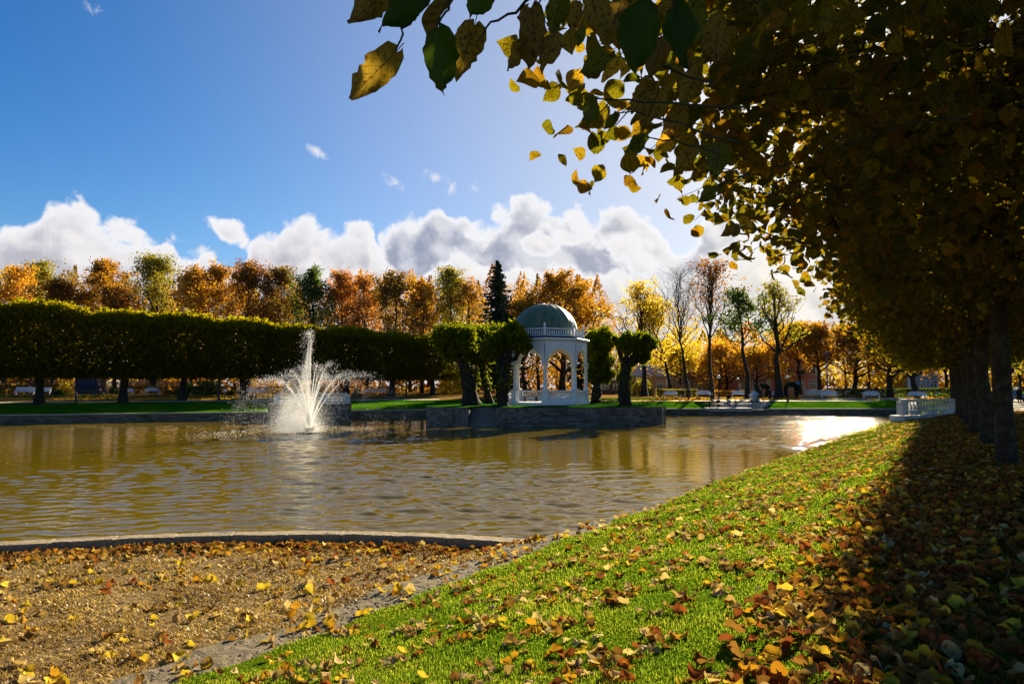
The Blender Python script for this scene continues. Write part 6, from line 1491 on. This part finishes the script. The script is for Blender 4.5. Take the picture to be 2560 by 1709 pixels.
# ------------------------------------------------------------------ lawn: blades and fallen leaves
gL = np.random.default_rng(99)
def fan(n, r0, r1, a0=-46, a1=50):
    r = np.exp(gL.uniform(math.log(r0), math.log(r1), n)); a = np.radians(gL.uniform(a0, a1, n)); return r * np.sin(a), r * np.cos(a), r
M_blade = leaf_mat('grass_blades', [(0, (.048, .092, .010)), (.45, (.115, .170, .014)), (.75, (.20, .22, .022)), (.9, (.27, .21, .045)), (1, (.36, .26, .08))], trans=.5, gain=1.7, gloss=0)
def tuft(X, Y): return .5 + .5 * np.sin(X * 1.7 + 1.9 * np.sin(Y * 1.2)) * np.sin(Y * 1.9 + 1.4 * np.sin(X * .8)) + .3 * np.sin(X * 6.1 + Y * 2.2) * np.sin(Y * 7.3 - X * 3)
def blades(n, r0, r1, keep, zf, h0, h1, w, lean):
    X, Y, r = fan(n, r0, r1); k = keep(X, Y) & (gL.random(n) > .75 * np.clip(tuft(X, Y) - .8, 0, 1)); X, Y, r = X[k], Y[k], r[k]; n = len(X)
    a = gL.random(n) * 6.283; h = gL.uniform(h0, h1, n) * (1 + .35 * np.sin(X * 3.1) * np.cos(Y * 2.7)); ww = w * (.7 + .6 * gL.random(n)) * np.clip(r / 5, .9, 4)
    c, s_ = np.cos(a), np.sin(a); z = zf(X, Y) - .008; l = lean * h * gL.random(n)
    V = np.zeros((n, 5, 3)); V[:, 0] = np.c_[X - c * ww, Y - s_ * ww, z]; V[:, 1] = np.c_[X + c * ww, Y + s_ * ww, z]
    V[:, 2] = np.c_[X + c * ww * .7 - s_ * l * .35, Y + s_ * ww * .7 + c * l * .35, z + h * .6]; V[:, 3] = np.c_[X - c * ww * .7 - s_ * l * .35, Y - s_ * ww * .7 + c * l * .35, z + h * .6]; V[:, 4] = np.c_[X - s_ * l, Y + c * l, z + h]
    b = np.arange(n)[:, None] * 5; rv = np.clip(gL.random(n) * .6 + .4 * np.clip(tuft(X, Y), 0, 1), 0, 1)
    m = MB(); m.add(V.reshape(-1, 3), b + np.array([[0, 1, 2, 3]]), 0, rv); m.f.append((b + np.array([[3, 2, 4]]), np.zeros(n, np.int32), rv.astype(np.float32), np.zeros((n, 3, 2), np.float32))); return m
def lawn_ok(X, Y): t, s_ = ts(X, Y); return (s_ < edge_s(t) + .02 * np.sin(t * 9)) & (s_ > -2.6) & (Y > .8)
g_ = blades(460000, 2.2, 30, lawn_ok, bank_z, .016, .045, .0042, 1.1).build('grass', M_blade, smooth=False); tag(g_, 'short green grass blades of the near lawn', 'grass', kind='stuff')
M_strawb = leaf_mat('straw_blades', [(0, (.09, .05, .015)), (.35, (.26, .155, .035)), (.7, (.46, .30, .075)), (.9, (.60, .43, .13)), (1, (.32, .28, .04))], trans=.3, gain=1.3)
def bed_ok(X, Y): t, s_ = ts(X, Y); return (s_ > edge_s(t) + .90) & (Y < np.interp(X, kc[:, 0], kc[:, 1]) - .02)
g_ = blades(200000, 4.5, 17, bed_ok, shelf_z, .02, .065, .0050, 2.6).build('dry_grass', M_strawb, smooth=False); tag(g_, 'short straw coloured mown stubble in the sunken bed', 'dry grass', kind='stuff')

FALL = [leaf_proto(9, 5, .65, .9, .13, 1, .48), leaf_proto(9, 5, -.55, -1.0, .15, 2, .46), leaf_proto(9, 5, .3, 1.5, .16, 3, .5), leaf_proto(9, 5, .95, .3, .14, 4, .5), leaf_proto(12, 7, .4, -.9, .2, 5, .66, True), leaf_proto(12, 7, -.4, .9, .2, 6, .66, True)]
FLO = leaf_proto(4, 3, .4, .6, .1, 2, .5)
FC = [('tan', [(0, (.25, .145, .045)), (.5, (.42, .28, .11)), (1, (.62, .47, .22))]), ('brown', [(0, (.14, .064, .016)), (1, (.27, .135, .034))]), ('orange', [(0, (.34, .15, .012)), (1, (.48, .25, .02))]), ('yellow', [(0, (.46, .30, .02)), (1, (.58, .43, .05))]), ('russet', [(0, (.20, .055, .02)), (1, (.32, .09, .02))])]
FM = [leaf_mat(n_ + '_fallen_leaf', st_, trans=.28, gain=1.3, spots=False, gloss=0) for n_, st_ in FC]
def heap(X, Y): return np.clip(.5 + .55 * np.sin(X * 2.1 + 1.3 * np.sin(Y * 1.7)) * np.sin(Y * 2.6 + X * .9) + .35 * np.sin(X * 5.3 - Y * 4.1), 0, 1)
def lay(X, Y, zf, size, tilt, lift):
    n = len(X); Rm = rand_rot(n, tilt, gL); z = zf(X, Y) + lift * gL.random(n) + .012; return np.c_[X, Y, z], size * (.65 + .6 * gL.random(n)), Rm
def cols(n, p): return gL.choice(5, n, p=p)
sets = []
# lit lawn
n = 29000; t = gL.uniform(-2, 52, n) ; s_ = gL.uniform(0.2, 6.1, n); X, Y = xy(t, s_); k = (s_ < edge_s(t) + .1) & (gL.random(n) < (.08 + .92 * heap(X, Y) ** 2) * (.45 + .55 * np.clip((4.6 - s_) / 3.6, 0, 1)))
X, Y = X[k], Y[k]; sets.append((*lay(X, Y, bank_z, .105, 3.2, .02), cols(len(X), [.50, .18, .11, .14, .07])))
# under the avenue: browner mix, its shade put into the leaf colours
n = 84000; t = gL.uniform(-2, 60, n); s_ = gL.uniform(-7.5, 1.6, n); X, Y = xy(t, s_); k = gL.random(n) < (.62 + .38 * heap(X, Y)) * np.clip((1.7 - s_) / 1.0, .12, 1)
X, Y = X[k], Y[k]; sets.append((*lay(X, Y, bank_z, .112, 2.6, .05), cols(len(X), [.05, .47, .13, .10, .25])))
# dry bed and edging
n = 1500; X = gL.uniform(-14, 1, n); Y = gL.uniform(5.5, 14.6, n); k = bed_ok(X, Y) & (gL.random(n) < .25 + .75 * heap(X, Y)); X, Y = X[k], Y[k]; sets.append((*lay(X, Y, shelf_z, .15, 1.6, .02), cols(len(X), [.30, .22, .16, .26, .06])))
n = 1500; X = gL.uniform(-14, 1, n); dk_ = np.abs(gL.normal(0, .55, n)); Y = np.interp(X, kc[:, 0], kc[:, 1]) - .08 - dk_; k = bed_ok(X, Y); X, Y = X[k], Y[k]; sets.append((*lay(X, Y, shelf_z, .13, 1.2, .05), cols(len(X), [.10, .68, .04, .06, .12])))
n = 260; t = gL.uniform(3, 30, n); s_ = edge_s(t) + gL.random(n) * .8; X, Y = xy(t, s_); sets.append((*lay(X, Y, edging_z, .14, 1.8, .02), cols(len(X), [.35, .25, .2, .15, .05])))
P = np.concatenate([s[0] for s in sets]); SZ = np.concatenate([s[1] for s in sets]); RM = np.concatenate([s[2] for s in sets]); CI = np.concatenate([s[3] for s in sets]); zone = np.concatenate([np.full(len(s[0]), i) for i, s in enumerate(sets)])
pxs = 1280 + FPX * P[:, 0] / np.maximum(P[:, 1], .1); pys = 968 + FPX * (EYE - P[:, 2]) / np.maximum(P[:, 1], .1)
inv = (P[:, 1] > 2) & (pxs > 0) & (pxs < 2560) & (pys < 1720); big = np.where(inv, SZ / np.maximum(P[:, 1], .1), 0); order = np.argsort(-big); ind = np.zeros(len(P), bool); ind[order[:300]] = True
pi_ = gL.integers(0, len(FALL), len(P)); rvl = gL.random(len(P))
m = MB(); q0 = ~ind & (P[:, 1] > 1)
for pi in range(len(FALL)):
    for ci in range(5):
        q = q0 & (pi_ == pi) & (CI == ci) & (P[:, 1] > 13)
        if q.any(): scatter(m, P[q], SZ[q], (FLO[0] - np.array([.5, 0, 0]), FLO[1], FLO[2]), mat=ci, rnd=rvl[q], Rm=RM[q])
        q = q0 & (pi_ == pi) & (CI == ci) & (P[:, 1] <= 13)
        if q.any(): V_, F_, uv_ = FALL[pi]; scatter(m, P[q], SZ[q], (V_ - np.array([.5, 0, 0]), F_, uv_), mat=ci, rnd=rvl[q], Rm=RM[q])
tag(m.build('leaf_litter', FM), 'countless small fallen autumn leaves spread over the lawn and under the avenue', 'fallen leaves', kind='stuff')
ZL = ['on the grass of the near lawn', 'in the leaf carpet beside the avenue', 'on the dry stubble of the sunken bed', 'under the curved kerb', 'on the stone edging of the bank']; CN = ['pale tan', 'dark brown', 'orange', 'yellow', 'russet']
pm = {}
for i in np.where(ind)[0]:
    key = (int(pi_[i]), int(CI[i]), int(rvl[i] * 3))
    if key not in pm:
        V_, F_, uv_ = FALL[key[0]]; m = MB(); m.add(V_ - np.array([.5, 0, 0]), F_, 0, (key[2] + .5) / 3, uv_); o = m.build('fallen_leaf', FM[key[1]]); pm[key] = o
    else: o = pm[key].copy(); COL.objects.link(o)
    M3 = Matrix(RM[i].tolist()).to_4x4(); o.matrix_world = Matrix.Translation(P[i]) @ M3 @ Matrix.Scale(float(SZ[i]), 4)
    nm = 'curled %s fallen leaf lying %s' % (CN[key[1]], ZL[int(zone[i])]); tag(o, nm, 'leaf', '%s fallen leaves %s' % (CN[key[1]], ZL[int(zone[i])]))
# leaves afloat
n = 90; X = gL.uniform(-24, 12, n); Y = gL.uniform(16, 40, n); t, s_ = ts(X, Y); k = s_ > edge_s(t) + 1.2; X, Y = X[k], Y[k]; m = MB(); Rm = rand_rot(len(X), 40, gL)
V_, F_, uv_ = leaf_proto(7, 5, .04, .03, .02, 3, .5); scatter(m, np.c_[X, Y, np.full(len(X), WATER_Z + .006)], .085 * (.6 + .6 * gL.random(len(X))), (V_ - np.array([.5, 0, 0]), F_, uv_), rnd=gL.random(len(X)), Rm=Rm); tag(m.build('floating_leaves', FM[3]), 'small yellow leaves floating on the pond', 'floating leaves', kind='stuff')
